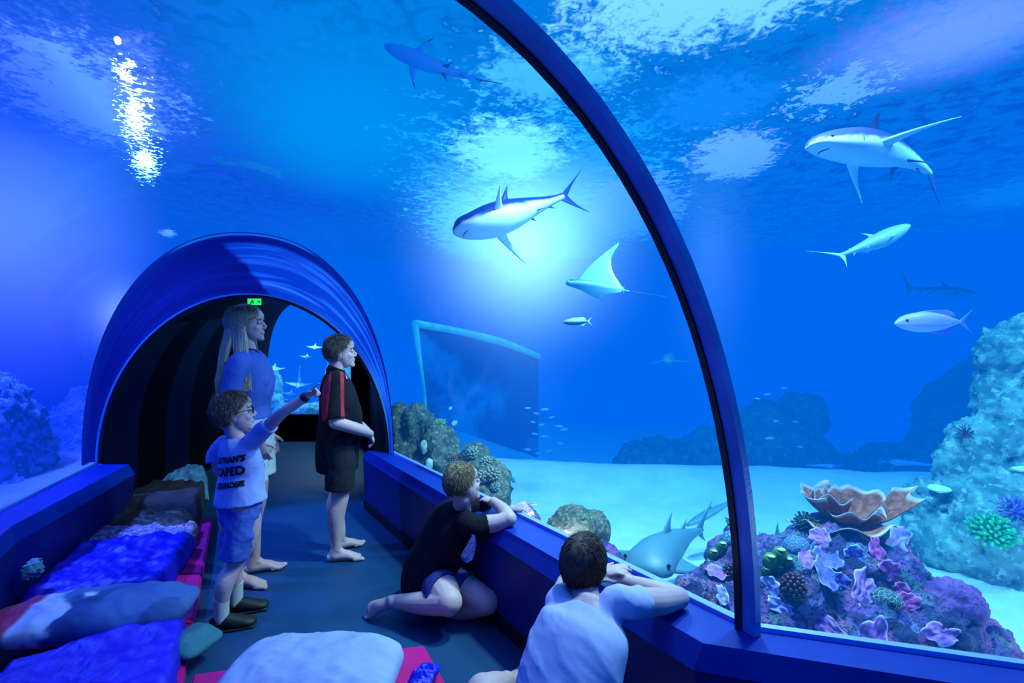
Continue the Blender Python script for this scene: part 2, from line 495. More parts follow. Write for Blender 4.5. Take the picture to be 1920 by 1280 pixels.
CO = (L0+V((-.05, -.03)), R0+V((.02, -.03)), 2.27, .90)
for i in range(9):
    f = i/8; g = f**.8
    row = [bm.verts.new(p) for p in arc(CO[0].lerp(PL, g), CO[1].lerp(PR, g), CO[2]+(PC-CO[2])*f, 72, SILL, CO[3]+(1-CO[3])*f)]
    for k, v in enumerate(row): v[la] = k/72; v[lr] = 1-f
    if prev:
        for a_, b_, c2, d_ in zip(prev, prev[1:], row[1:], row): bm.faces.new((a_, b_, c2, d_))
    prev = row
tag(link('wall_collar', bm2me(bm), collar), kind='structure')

# ---- dark passage beyond the portal
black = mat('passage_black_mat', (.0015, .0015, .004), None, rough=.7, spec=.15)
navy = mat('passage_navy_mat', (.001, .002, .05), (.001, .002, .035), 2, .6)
def wall(name, a, b, z0, z1, m, th=.04):
    a, b = V(a), V(b); d = (b-a); n_ = V((-d.y, d.x)).normalized()*th/2
    bm = bmesh.new(); q = [a-n_, b-n_, b+n_, a+n_]
    lo = [bm.verts.new((p.x, p.y, z0)) for p in q]; hi = [bm.verts.new((p.x, p.y, z1)) for p in q]
    bm.faces.new(lo); bm.faces.new(hi)
    for i in range(4): bm.faces.new((lo[i], lo[(i+1) % 4], hi[(i+1) % 4], hi[i]))
    bmesh.ops.recalc_face_normals(bm, faces=bm.faces)
    o = link(name, bm2me(bm), m, smooth=False); return tag(o, kind='structure')
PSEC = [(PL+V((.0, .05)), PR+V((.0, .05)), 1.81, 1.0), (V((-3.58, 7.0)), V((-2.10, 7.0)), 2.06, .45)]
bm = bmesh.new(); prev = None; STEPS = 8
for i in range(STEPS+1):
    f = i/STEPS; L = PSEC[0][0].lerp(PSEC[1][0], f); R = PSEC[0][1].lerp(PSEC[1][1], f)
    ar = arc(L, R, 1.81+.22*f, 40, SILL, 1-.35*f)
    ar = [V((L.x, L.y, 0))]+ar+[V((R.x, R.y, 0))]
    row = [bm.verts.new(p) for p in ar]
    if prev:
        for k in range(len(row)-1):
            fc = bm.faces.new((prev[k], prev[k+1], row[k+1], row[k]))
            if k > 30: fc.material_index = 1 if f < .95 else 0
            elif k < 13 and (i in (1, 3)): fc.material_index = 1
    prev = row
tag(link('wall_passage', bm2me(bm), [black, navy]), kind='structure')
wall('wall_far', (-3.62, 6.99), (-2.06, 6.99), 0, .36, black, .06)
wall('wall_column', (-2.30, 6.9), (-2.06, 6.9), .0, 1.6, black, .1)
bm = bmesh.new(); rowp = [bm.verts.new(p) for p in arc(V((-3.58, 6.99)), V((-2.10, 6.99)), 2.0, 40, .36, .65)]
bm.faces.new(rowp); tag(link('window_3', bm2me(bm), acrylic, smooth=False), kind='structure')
# ---- lamp glow in the tank: self-lit haze volumes added, with no lamp inside
def glow(loc, r, col, s, name='haze_glow', squash=(1, 1, 1)):
    t = NT('haze_mat')
    p = t.n('TexCoord').outputs['Object']
    ln = t.n('VectorMath', {0: p}, operation='LENGTH').outputs['Value']
    f = t.math('POWER', t.math('SUBTRACT', 1.0, ln, clamp=True), 2.9)
    e = t.n('Emission', {'Color': col, 'Strength': t.math('MULTIPLY', f, s).outputs[0]})
    t.t.links.new(e.outputs[0], t.out.inputs['Volume'])
    bm = bmesh.new(); bmesh.ops.create_icosphere(bm, subdivisions=3, radius=1)
    o = link('haze', bm2me(bm), t.m); o.location = loc; o.scale = (r*squash[0], r*squash[1], r*squash[2])
    tag(o, 'glowing haze added as a pool of light in the water', 'haze', kind='stuff')
    return o
glow(at(990, 452, 5.6), 1.8, (.95, .92, 1), 3.4)
glow(at(985, 640, 5.6), 1.3, (.3, .5, 1), .35, squash=(.8, .8, 1.4))
glow(at(1780, -40, 3.6), 1.2, (.85, .72, 1), 4.6, squash=(1.7, 1.7, .8))
glow(at(-70, 400, 4.4), 1.8, (.60, .75, 1), 4.6, squash=(1, 1, 1.3))
glow(at(1330, 470, 4.6), 1.2, (.45, .55, 1), .9, squash=(.5, .6, 1.5))
glow(at(225, 590, 4.4), .6, (.45, .6, 1), 3.0, squash=(.8, .8, 1))
glow(at(255, 110, 4.2), 1.1, (.6, .55, 1), 1.3)
# ================================================================ reef
def B(px, py, d, rpx, s=(1, 1, 1)):
    r = rpx*d/FP
    return (at(px, py, d), (r*s[0], r*s[1], r*s[2]))
def reef_mat(name, a, b, c, sc=9, rough=.9, bump=.8, bs=38):
    return mat(name, a, b, sc, rough, bump, bs, .2, lo=.42, hi=.58, c3=c)
rock_dark = reef_mat('mound_rock_mat', (.04, .05, .18), (.16, .08, .26), (.42, .14, .34), 15, bs=55, bump=1)
t = NT('mound_crust_mat'); tc = t.n('TexCoord').outputs['Object']
wn = t.n('TexNoise', {'Vector': tc, 'Scale': 9, 'Detail': 3}); wv = t.n('VectorMath', {0: tc, 1: t.n('VectorMath', {0: wn.outputs['Color'], 1: (.12, .12, .12)}, operation='MULTIPLY').outputs[0]}, operation='ADD').outputs[0]
vo = t.n('TexVoronoi', {'Vector': wv, 'Scale': 17})
rp_ = t.n('ValToRGB', {0: t.n('SeparateXYZ', {0: vo.outputs['Color']}).outputs[0]}); el_ = rp_.color_ramp.elements
cols = [(0, (.03, .04, .16)), (.22, (.07, .06, .24)), (.38, (.22, .10, .42)), (.5, (.45, .10, .38)), (.62, (.04, .10, .20)), (.74, (.30, .22, .60)), (.86, (.10, .22, .26)), (1, (.55, .18, .40))]
el_[0].color = (*cols[0][1], 1); el_[1].color = (*cols[-1][1], 1)
for ps, cl in cols[1:-1]: e_ = el_.new(ps); e_.color = (*cl, 1)
fn = t.n('TexNoise', {'Vector': tc, 'Scale': 60, 'Detail': 4, 'Roughness': .7}).outputs[0]
cx_ = t.mix(t.step(fn, .5, .62), rp_, (.03, .03, .10)); cx_ = t.mix(t.step(fn, .34, .26), cx_, (.65, .55, .85))
rock_dark = t.surf(t.n('BsdfPrincipled', {'Base Color': mcol(cx_), 'Roughness': .85, 'Normal': t.n('Bump', {'Strength': 1.0, 'Distance': .02, 'Height': t.math('ADD', fn, vo.outputs['Distance']).outputs[0]}).outputs[0]}))
rock_teal = reef_mat('teal_rock_mat', (.22, .42, .40), (.10, .24, .26), (.45, .62, .55), 7)
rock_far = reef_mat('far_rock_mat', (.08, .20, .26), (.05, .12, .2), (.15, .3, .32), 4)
rock_brown = reef_mat('brown_rock_mat', (.10, .11, .09), (.22, .19, .12), (.42, .36, .22), 14)
rock_violet = reef_mat('violet_rock_mat', (.55, .7, .9), (.2, .3, .5), (.85, .92, 1), 11)
def rock(name, blobs, m, label, cat_, vox=.03, amp=.03, sc=9, seed=1, group=None, kind='lumpy', obj=True):
    me = rock_mesh(blobs, vox, amp, sc, seed, kind)
    jitter(me, amp*.85, sc*2.3, seed+3, 'lumpy'); jitter(me, amp*.28, sc*6.5, seed+5, 'lumpy')
    o = link(name, me, m)
    if obj: tag(o, label, cat_, group)
    return o
def bvh_of(*obs):
    bm = bmesh.new()
    for o in obs:
        me = o.data.copy(); me.transform(o.matrix_world); bm.from_mesh(me)
    return BVHTree.FromBMesh(bm)
EYE = V((0, 0, CAMZ))
def hit(px, py, bvh, dflt=2.2):
    d = (at(px, py, 1)-EYE).normalized()
    h = bvh.ray_cast(EYE, d)
    if h[0] is None: return at(px, py, dflt), -d
    return h[0], h[1]

mound = rock('reef_mound', [B(1560, 1085, 2.35, 105), B(1480, 1120, 2.25, 100), B(1640, 1110, 2.3, 95), B(1560, 1025, 2.45, 62, (1.3, 1, 1)), B(1640, 1045, 2.42, 62),
    B(1360, 1130, 2.25, 72), B(1300, 1120, 2.2, 40), B(1405, 1085, 2.35, 70), B(1370, 1050, 2.45, 45), B(1440, 1200, 2.15, 90), B(1600, 1210, 2.1, 110), B(1740, 1190, 2.1, 85),
    B(1830, 1215, 2.1, 62), B(1700, 1240, 2.05, 85), B(1380, 1190, 2.1, 60), B(1720, 1120, 2.3, 50), B(1450, 1040, 2.45, 40), B(1380, 1000, 2.6, 22), B(1570, 1330, 2.2, 200, (1.6, 1, .7))],
    rock_dark, 'large dark purple reef mound covered in corals close behind the glass', 'reef rock', .02, .028, 13, 2)
MB = bvh_of(mound)
rock('boulder', [B(1790, 1135, 2.08, 48), B(1770, 1150, 2.06, 36)], reef_mat('boulder_mat', (.20, .08, .36), (.36, .12, .42), (.12, .06, .2), 16),
     'rounded purple boulder at the right shoulder of the coral mound', 'reef rock', .014, .015, 22, 5)
bigreef = rock('reef_wall', [B(1890, 665, 3.4, 48), B(1900, 730, 3.4, 58), B(1930, 640, 3.4, 50), B(1950, 700, 3.5, 80), B(1870, 640, 3.5, 26), B(1880, 780, 3.3, 42), B(1920, 790, 3.2, 60), B(1850, 775, 3.4, 24),
    B(1840, 830, 3.3, 50), B(1890, 850, 3.2, 70), B(1800, 880, 3.3, 40), B(1790, 865, 3.35, 30), B(1850, 910, 3.2, 60), B(1750, 940, 3.2, 42), B(1800, 960, 3.15, 60),
    B(1735, 1000, 3.2, 40), B(1770, 1020, 3.1, 50), B(1850, 1010, 3.0, 80), B(1910, 960, 3.0, 80), B(1880, 1080, 2.95, 70), B(1840, 1060, 3.0, 50), B(1940, 1060, 2.9, 90), B(1960, 850, 3.2, 110)],
    rock_teal, 'tall craggy teal reef stack rising at the right of the window', 'reef rock', .022, .05, 8, 4)
RB = bvh_of(bigreef)
leftreef = rock('reef_bank', [B(752, 800, 4.7, 34, (.7, 1, 1.4)), B(782, 798, 4.6, 34, (.8, 1, 1.3)), B(765, 850, 4.6, 42), B(805, 800, 4.5, 22), B(822, 838, 4.2, 40), B(835, 872, 4.1, 38), B(800, 880, 4.2, 40), B(892, 858, 3.95, 26),
    B(905, 880, 3.85, 30), B(918, 905, 3.6, 40), B(925, 935, 3.5, 36), B(870, 905, 3.9, 44), B(850, 960, 3.8, 60), B(900, 980, 3.6, 60), B(780, 940, 4.3, 70)],
    rock_brown, 'brown encrusted reef bank along the glass beside the far archway', 'reef rock', .03, .05, 11, 8)
LB = bvh_of(leftreef)
rock('boulder', [B(1075, 990, 2.85, 42), B(1050, 995, 2.85, 30), B(1112, 990, 2.95, 34), B(1080, 1060, 2.8, 55)], rock_brown, 'lumpy brown boulder with yellow patches on the sand behind the ledge', 'reef rock', .02, .022, 18, 3)
rock('boulder', [B(985, 968, 3.0, 22), B(1000, 975, 3.0, 14), B(988, 1010, 3.0, 34)], rock_dark, 'small dark boulder just beyond the seated boy\'s hand', 'reef rock', .016, .014, 24, 6)
rock('boulder', [B(1132, 1045, 2.45, 30), B(1145, 1060, 2.4, 30), B(1140, 1100, 2.4, 50)], rock_dark, 'dark boulder half hidden behind the kneeling boy\'s head', 'reef rock', .016, .014, 24, 9)
# faint rocks deep in the tank
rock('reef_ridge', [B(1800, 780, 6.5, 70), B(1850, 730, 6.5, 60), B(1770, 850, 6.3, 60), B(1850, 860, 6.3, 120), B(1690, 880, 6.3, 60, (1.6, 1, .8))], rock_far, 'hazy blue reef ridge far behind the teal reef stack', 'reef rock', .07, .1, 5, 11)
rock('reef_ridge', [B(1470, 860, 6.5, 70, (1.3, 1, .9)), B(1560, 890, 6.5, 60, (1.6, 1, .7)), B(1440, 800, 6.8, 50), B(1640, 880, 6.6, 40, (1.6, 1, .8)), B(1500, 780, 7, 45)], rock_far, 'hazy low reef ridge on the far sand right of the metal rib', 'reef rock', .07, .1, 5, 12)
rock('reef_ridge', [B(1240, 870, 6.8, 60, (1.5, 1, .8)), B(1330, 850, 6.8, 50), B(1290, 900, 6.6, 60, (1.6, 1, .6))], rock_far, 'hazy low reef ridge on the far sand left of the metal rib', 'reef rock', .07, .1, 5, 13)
# left-hand tank
rock('reef_wall', [B(-60, 790, 3.7, 90), B(10, 800, 3.9, 60), B(50, 850, 4.0, 46), B(-20, 890, 3.8, 80), B(50, 900, 3.95, 40), B(15, 745, 4.0, 32), B(-10, 730, 4.0, 36), B(30, 930, 3.7, 36), B(-40, 960, 3.6, 60), B(90, 905, 4.1, 30)], rock_violet,
     'pale violet reef wall outside the window left of the sleeping mats', 'reef rock', .026, .05, 10, 14)
rock('reef_wall', [B(110, 850, 5.2, 60), B(150, 800, 5.2, 50), B(162, 752, 5.4, 30), B(80, 830, 5.3, 40), B(150, 890, 4.9, 60), B(120, 905, 4.6, 30), B(60, 850, 5.2, 50), B(190, 830, 5.2, 60)], rock_violet,
     'dim violet reef slope just left of the archway', 'reef rock', .035, .06, 9, 15)

# ---- coral colonies on the mound
def orient(n, spin=0):
    q = V(n).to_track_quat('Z', 'Y'); return q.to_matrix() @ Matrix.Rotation(spin, 3, 'Z')
def coral_obj(name, bm, m, label, cat_='coral', group=None, sm=True):
    o = link(name, bm2me(bm), m, smooth=sm); return tag(o, label, cat_, group)
def hexmat(name, cell, wall_, scale=55):
    t = NT(name); tc = t.n('TexCoord').outputs['Object']
    v = t.n('TexVoronoi', {'Vector': tc, 'Scale': scale}, feature='DISTANCE_TO_EDGE')
    f = t.step(v.outputs['Distance'], .03, .10)
    c = t.mix(f, wall_, cell)
    return t.surf(t.n('BsdfPrincipled', {'Base Color': mcol(c), 'Roughness': .7, 'Normal': t.n('Bump', {'Strength': 1, 'Distance': .01, 'Height': f.outputs[0]}, invert=True).outputs[0]}))
def brain(px, py, r, m, label, bv=None, nm='brain_coral'):
    p, n = hit(px, py, bv or MB)
    rr = r*p.y/FP
    bm = bmesh.new(); ellip(bm, p+n*rr*.1, (rr, rr, rr*.75), orient(n), 28, 18)
    me = bm2me(bm); jitter(me, rr*.08, 20, 3)
    o = link(nm, me, m); tag(o, label, 'coral')
hx1 = hexmat('brain_blue_mat', (.06, .12, .3), (.35, .55, .75), 70); hx2 = hexmat('brain_green_mat', (.05, .09, .12), (.4, .6, .5), 48)
brain(1492, 1026, 23, hx1, 'blue honeycomb brain coral on the upper left of the mound')
brain(1662, 1126, 25, hx2, 'green honeycomb brain coral low at the centre of the mound')
brain(1372, 1012, 18, hx1, 'blue honeycomb brain coral just left of the metal rib')
def knobs(px, py, r, m, label, n_=46, kr=.16, bv=None, name='bobble_coral'):
    p, nn = hit(px, py, bv or MB); rr = r*p.y/FP; bm = bmesh.new(); M3 = orient(nn)
    for i in range(n_):
        z = 1-(i+.5)/n_*1.05; a = i*2.39996; q = math.sqrt(max(0, 1-z*z))
        dv = M3 @ V((q*math.cos(a), q*math.sin(a), z))
        tube(bm, [p+dv*rr*.3, p+dv*rr*.8, p+dv*rr*1.0], [rr*kr*.6, rr*kr, rr*kr*.95], n=8, sub=1)
    return coral_obj(name, bm, m, label)
bob = mat('bobble_mat', (.09, .02, .04), (.16, .05, .07), 20, .4, spec=.6)
knobs(1490, 1100, 24, bob, 'dark maroon bobble coral right of the metal rib near its foot')
knobs(1372, 1074, 17, bob, 'dark maroon bobble coral left of the metal rib', 34)
def sponge(px, py, tubes, m, m2, label, bv=None):
    p, nn = hit(px, py, bv or MB); root = empty('tube_sponge', p); tag(root, label, 'sponge'); s = p.y/FP
    for dx, dy, h, r in tubes:
        b = V((dx*s, -.02, -dy*s)); tp = b+V((dx*s*.15, -.03, h*s))
        bm = bmesh.new(); tube(bm, [b-V((0, 0, h*s*.5)), (b+tp)/2, tp], [r*s*.75, r*s*1.05, r*s*.9], n=14, sub=3, cap=.4)
        o = link('sponge_tube', bm2me(bm), m, root)
        bm = bmesh.new(); ellip(bm, tp+V((0, -.003, r*s*.32)), (r*s*.62, r*s*.62, r*s*.16)); link('sponge_mouth', bm2me(bm), m2, o)
spg = mat('sponge_green_mat', (.05, .22, .06), (.14, .36, .08), 30, .7, .4, 90); spy = mat('sponge_mouth_mat', (.55, .6, .25), None, rough=.6)
sponge(1448, 1052, [(-12, 2, 18, 12), (4, -4, 24, 12), (16, 6, 18, 10), (2, 14, 12, 9), (-18, 16, 10, 8)], spg, spy, 'green tube sponge cluster immediately right of the metal rib')
sponge(1340, 1040, [(-8, 2, 16, 9), (6, -6, 22, 9), (8, 12, 12, 8), (-14, 14, 10, 7)], spg, spy, 'refracted image of the green tube sponge cluster, left of the metal rib')  # copy built for the refracted view of the sponge beside the rib
def ledge(px, py, r, m, label, seed=0, asp=.6, thick=.16, tilt=.15, ruff=.16, name='ledge_coral'):
    """wavy encrusting sheet coral with a pale rim"""
    p, nn = hit(px, py, MB); rr = r*p.y/FP
    M3 = orient((nn+V((0, -.25, tilt))).normalized(), seed*1.3)
    bm = bmesh.new(); nr, na = 10, 48
    lay = bm.verts.layers.float_color.new('rim')
    for sgn in (1, -1):
        rows = []
        for i in range(nr+1):
            f = i/nr; row = []
            for k in range(na):
                a = 2*PI*k/na
                R = rr*(1+ruff*noise.noise(V((math.cos(a)*1.7, math.sin(a)*1.7, seed*5.3)))*2+.06*math.sin(a*9+seed))
                z = rr*(.12*f*f*math.sin(a*5+seed)+.10*f*f)+noise.noise(V((math.cos(a)*f*3, math.sin(a)*f*3, seed)))*rr*.12
                e = thick*rr*(1-f**6)*.5
                v = bm.verts.new(p+nn*rr*.12+M3 @ V((R*f*math.cos(a), R*f*math.sin(a)*asp, z+sgn*e)))
                c = max(0, (f-.78)/.22); v[lay] = (c, c, c, 1); row.append(v)
            rows.append(row)
        for A, C in zip(rows, rows[1:]):
            for k in range(na):
                q = (A[k], A[(k+1) % na], C[(k+1) % na], C[k])
                try: bm.faces.new(q if sgn > 0 else q[::-1])
                except ValueError: pass
    bmesh.ops.remove_doubles(bm, verts=bm.verts, dist=1e-5)
    return coral_obj(name, bm, m, label)
def rimmat(name, c1, c2, rim, sc=25):
    t = NT(name); tc = t.n('TexCoord').outputs['Object']
    nz = t.n('TexNoise', {'Vector': tc, 'Scale': sc, 'Detail': 4}).outputs[0]
    c = t.mix(t.step(nz, .4, .6), c1, c2)
    at_ = t.n('Attribute', attribute_name='rim').outputs['Fac']
    c = t.mix(t.step(at_, .2, .95), c, rim)
    return t.surf(t.n('BsdfPrincipled', {'Base Color': mcol(c), 'Roughness': .75, 'Normal': t.n('Bump', {'Strength': .6, 'Distance': .01, 'Height': nz}).outputs[0]}))
lp1 = rimmat('ledge_violet_mat', (.10, .10, .50), (.22, .14, .55), (.5, .55, .9))
lp2 = rimmat('ledge_pink_mat', (.34, .12, .50), (.6, .2, .5), (.7, .5, .95))
lp3 = rimmat('ledge_pale_mat', (.35, .28, .6), (.5, .4, .7), (.8, .75, 1))
lp4 = rimmat('ledge_magenta_mat', (.55, .05, .35), (.75, .12, .45), (.9, .3, .7), 40)
for a in [(1545, 1082, 34, lp1, 'long violet shelf coral with a pale rim at mid mound', 1, .42), (1570, 1088, 26, lp1, 'small violet shelf coral overlapping the long one', 2, .6),
          (1612, 1108, 40, lp2, 'broad pink and violet shelf coral above the green brain coral', 3, .5), (1552, 1050, 24, lp1, 'curled violet coral at the upper middle of the mound', 4, .9),
          (1600, 1038, 17, lp1, 'pale violet lobed coral left of the magenta corals', 5, .9), (1510, 1052, 22, lp2, 'lilac tongue coral hanging below the blue brain coral', 6, .55),
          (1462, 1135, 22, lp3, 'pale lilac tongue coral at the foot of the metal rib', 7, .6), (1446, 1100, 18, lp3, 'pale ruffled coral beside the dark bobble coral', 8, .9),
          (1356, 1118, 20, lp3, 'pale lilac tongue coral left of the metal rib', 9, .55), (1678, 1012, 34, lp3, 'smooth lavender plate coral at the mound\'s top right', 10, .6),
          (1540, 1010, 20, lp2, 'purple crust coral under the plate coral', 11, .8), (1345, 1075, 18, lp2, 'pink crust coral on the mound left of the metal rib', 12, .8),
          (1638, 1030, 22, lp4, 'bright magenta ruffled coral near the mound top', 13, .7), (1668, 1070, 20, lp4, 'deep magenta oval coral at the mound\'s right side', 14, .9),
          (1700, 1130, 20, lp4, 'pink ruffled coral right of the green brain coral', 15, .8), (1690, 1105, 14, lp4, 'small red rosette coral above the pink ruffled coral', 16, .9),
          (1760, 1190, 30, lp2, 'pink crust coral below the purple boulder', 17, .6), (1640, 1200, 40, lp2, 'wide pink crust coral at the foot of the mound', 18, .5),
          (1560, 1180, 34, lp2, 'mauve crust coral low at the mound\'s left foot', 19, .5)]:
    ledge(a[0], a[1], a[2]*1.08, a[3], a[4], a[5], a[6])
# plate coral: tiers of brown sheets with white rims
lpb = rimmat('plate_brown_mat', (.30, .06, .035), (.46, .13, .07), (.75, .68, .72), 30)
root = empty('plate_coral', at(1585, 985, 2.4)); tag(root, 'large brown plate coral with white rims crowning the mound', 'coral')
def sheet(c, R, a0, a1, rise, ax, seed, ruff=.12, inner=.15, cup=1.6):
    """a fan of coral: centre c, radius R, spans angles a0..a1 (0 = +X), rising outward"""
    bm = bmesh.new(); lay = bm.verts.layers.float_color.new('rim'); nr, na = 14, 40
    for sgn in (1, -1):
        rows = []
        for i in range(nr+1):
            f = inner+(1-inner)*i/nr; row = []
            for k in range(na+1):
                a = a0+(a1-a0)*k/na
                rr = R*f*(1+ruff*noise.noise(V((a*1.6, seed*3.1, 0)))*2)
                z = rise*f**cup+.018*math.sin(a*7+seed*2)*f*f+noise.noise(V((a*2, f*3, seed)))*.012
                v = bm.verts.new(c+V((rr*math.cos(a)*ax[0], rr*math.sin(a)*ax[1], z+sgn*.006*(1-.6*f))))
                cc = max(0, (f-.86)/.14); v[lay] = (cc, cc, cc, 1); row.append(v)
            rows.append(row)
        for A, C in zip(rows, rows[1:]):
            for k in range(na):
                q = (A[k], A[k+1], C[k+1], C[k]); bm.faces.new(q if sgn > 0 else q[::-1])
        if sgn > 0: keep = rows
        else:
            for i in range(nr): bm.faces.new((keep[i][0], keep[i+1][0], rows[i+1][0], rows[i][0])); bm.faces.new((keep[i+1][na], keep[i][na], rows[i][na], rows[i+1][na]))
            for k in range(na): bm.faces.new((keep[nr][k+1], keep[nr][k], rows[nr][k], rows[nr][k+1]))
    return bm
c0 = V((0, 0, 0))
for bmx in [sheet(V((-.02, 0, .00)), .25, PI*.95, PI*1.75, .035, (1, .7), 1), sheet(V((.0, .03, .0)), .20, PI*.45, PI*1.25, .16, (1, .7), 2), sheet(V((.04, .02, .0)), .17, -.2, PI*.75, .15, (1, .7), 3),
            sheet(V((.08, 0, .0)), .27, -PI*.20, PI*.16, .18, (1, .7), 4, .2), sheet(V((.02, -.01, .0)), .14, PI*1.1, PI*2.0, .09, (1, .8), 5), sheet(V((-.02, .02, .02)), .13, PI*.3, PI*1.5, .13, (1, .8), 6)]:
    link('coral_plate', bm2me(bmx), lpb, root)
bm = bmesh.new(); tube(bm, [(0, 0, -.12), (0, 0, -.05), (.01, 0, .03)], [.10, .08, .06], sub=3); link('coral_base', jitter(bm2me(bm), .015, 20), lpb, root)
def bush(px, py, r, m, label, bv, n_=60, up=(0, -.3, 1), name='branching_coral', thick=.07, cat_='coral', spread=.95):
    p, nn = hit(px, py, bv); s = r*p.y/FP; rnd = random.Random(px); bm = bmesh.new()
    M3 = orient(V(up).normalized())
    for i in range(n_):
        z = 1-spread*(i+.5)/n_; a = i*2.39996; q = math.sqrt(max(0, 1-z*z)); dv = M3 @ V((q*math.cos(a), q*math.sin(a), z))
        L = s*(.85+.3*rnd.random()); j = V((rnd.uniform(-1, 1), rnd.uniform(-1, 1), rnd.uniform(-1, 1)))*s*.12
        tube(bm, [p, p+dv*L*.5+j, p+dv*L], [s*thick, s*thick*1.1, s*thick*.9], n=7, sub=2)
    return coral_obj(name, bm, m, label, cat_)
bush(1512, 985, 24, mat('bush_dark_mat', (.04, .10, .09), (.08, .2, .16), 20), 'dark green branching coral left of the plate coral', MB, 70, thick=.06)
bush(1380, 985, 20, mat('bush_green_mat', (.06, .16, .12), (.25, .4, .12), 20), 'green branching coral rising left of the metal rib', MB, 50)
bush(1858, 1000, 36, mat('anemone_green_mat', (.02, .45, .16), (.05, .65, .3), 20), 'bright green finger coral on the teal reef stack', RB, 80, (-.2, -.6, 1), thick=.085)
bush(1905, 960, 34, mat('anemone_violet_mat', (.2, .12, .6), (.3, .2, .75), 20), 'purple soft coral above the green finger coral', RB, 50, (-.2, -.4, 1), thick=.05, name='soft_coral')
bush(1812, 812, 16, mat('fan_red_mat', (.14, .06, .12), None), 'small dark red branching coral on the reef stack\'s left slope', RB, 34, (-1, -.3, .3), thick=.05)
# pale corals on the bank by the archway
palec = mat('pale_polyp_mat', (.55, .52, .38), (.35, .3, .2), 60, .8, .5, 80)
for px, py, r, lb in [(886, 850, 13, 'pale lumpy coral on the bank\'s highest knob'), (912, 868, 12, 'pale cup coral on the bank right of the knob'), (925, 890, 15, 'cream star coral above the seated boy\'s forehead'),
                      (905, 893, 12, 'cream star coral on the bank behind the seated boy'), (928, 912, 10, 'small cream coral low on the bank\'s right end'), (855, 885, 12, 'pale crust coral above the seated boy\'s hair')]:
    knobs(px, py, r, palec, lb, 30, .2, LB, 'star_coral')
knobs(850, 862, 9, mat('rust_coral_mat', (.4, .12, .08), None), 'rust red coral on the middle of the bank', 24, .2, LB, 'cup_coral')
bush(826, 795, 12, mat('lime_coral_mat', (.1, .6, .25), (.5, .7, .2), 30), 'lime green coral on the bank next to the archway', LB, 30)
for px, py, lb in [(806, 872, 'white oval clam shell standing near the glass'), (796, 838, 'small pale sponge on the bank\'s shaded side')]:
    p, nn = hit(px, py, LB); bm = bmesh.new(); s = p.y/FP; ellip(bm, p+nn*.01, (7*s, 5*s, 14*s)); me = bm2me(bm); jitter(me, .008, 30, 2)
    tag(link('barrel_sponge', me, mat('white_sponge_mat', (.6, .75, .65), (.4, .5, .4), 20)), lb, 'sponge')
# pale flat ledges on the teal stack
for px, py, r, lb in [(1755, 912, 20, 'white flat coral shelf at the left edge of the teal reef stack'), (1905, 875, 16, 'white tongue shaped coral on the teal reef stack')]:
    p, nn = hit(px, py, RB, 3.2); s = p.y/FP*r; bm = bmesh.new(); ellip(bm, p+V((-.3*s, -.05, 0)), (s, s*.8, s*.28)); me = bm2me(bm); jitter(me, s*.15, 12, 2)
    tag(link('shelf_coral', me, mat('white_shelf_mat', (.75, .85, .8), None, rough=.8)), lb, 'coral')
# ================================================================ animals of the tank
def skin_mat(name, back, belly, tip, lo=-.02, hi=.03, rough=.45, soft=.08):
    """countershaded skin: dark back, pale belly, tip attribute"""
    t = NT(name); z = t.n('Attribute', attribute_name='shade').outputs['Fac']
    nz = t.n('TexNoise', {'Vector': t.n('TexCoord').outputs['Object'], 'Scale': 14, 'Detail': 4}).outputs[0]
    f = t.step(t.math('ADD', z, t.math('MULTIPLY', t.math('SUBTRACT', nz, .5), .25)), .35, .62)
    c = t.mix(f, belly, back)
    c = t.mix(t.n('Attribute', attribute_name='tip').outputs['Fac'], c, tip)
    return t.surf(t.n('BsdfPrincipled', {'Base Color': mcol(c), 'Roughness': rough, 'Specular IOR Level': .5}))
def frame(fwd, up):
    f = V(fwd).normalized(); s = V(up).cross(f).normalized(); u = f.cross(s)
    return Matrix((f, s, u)).transposed()
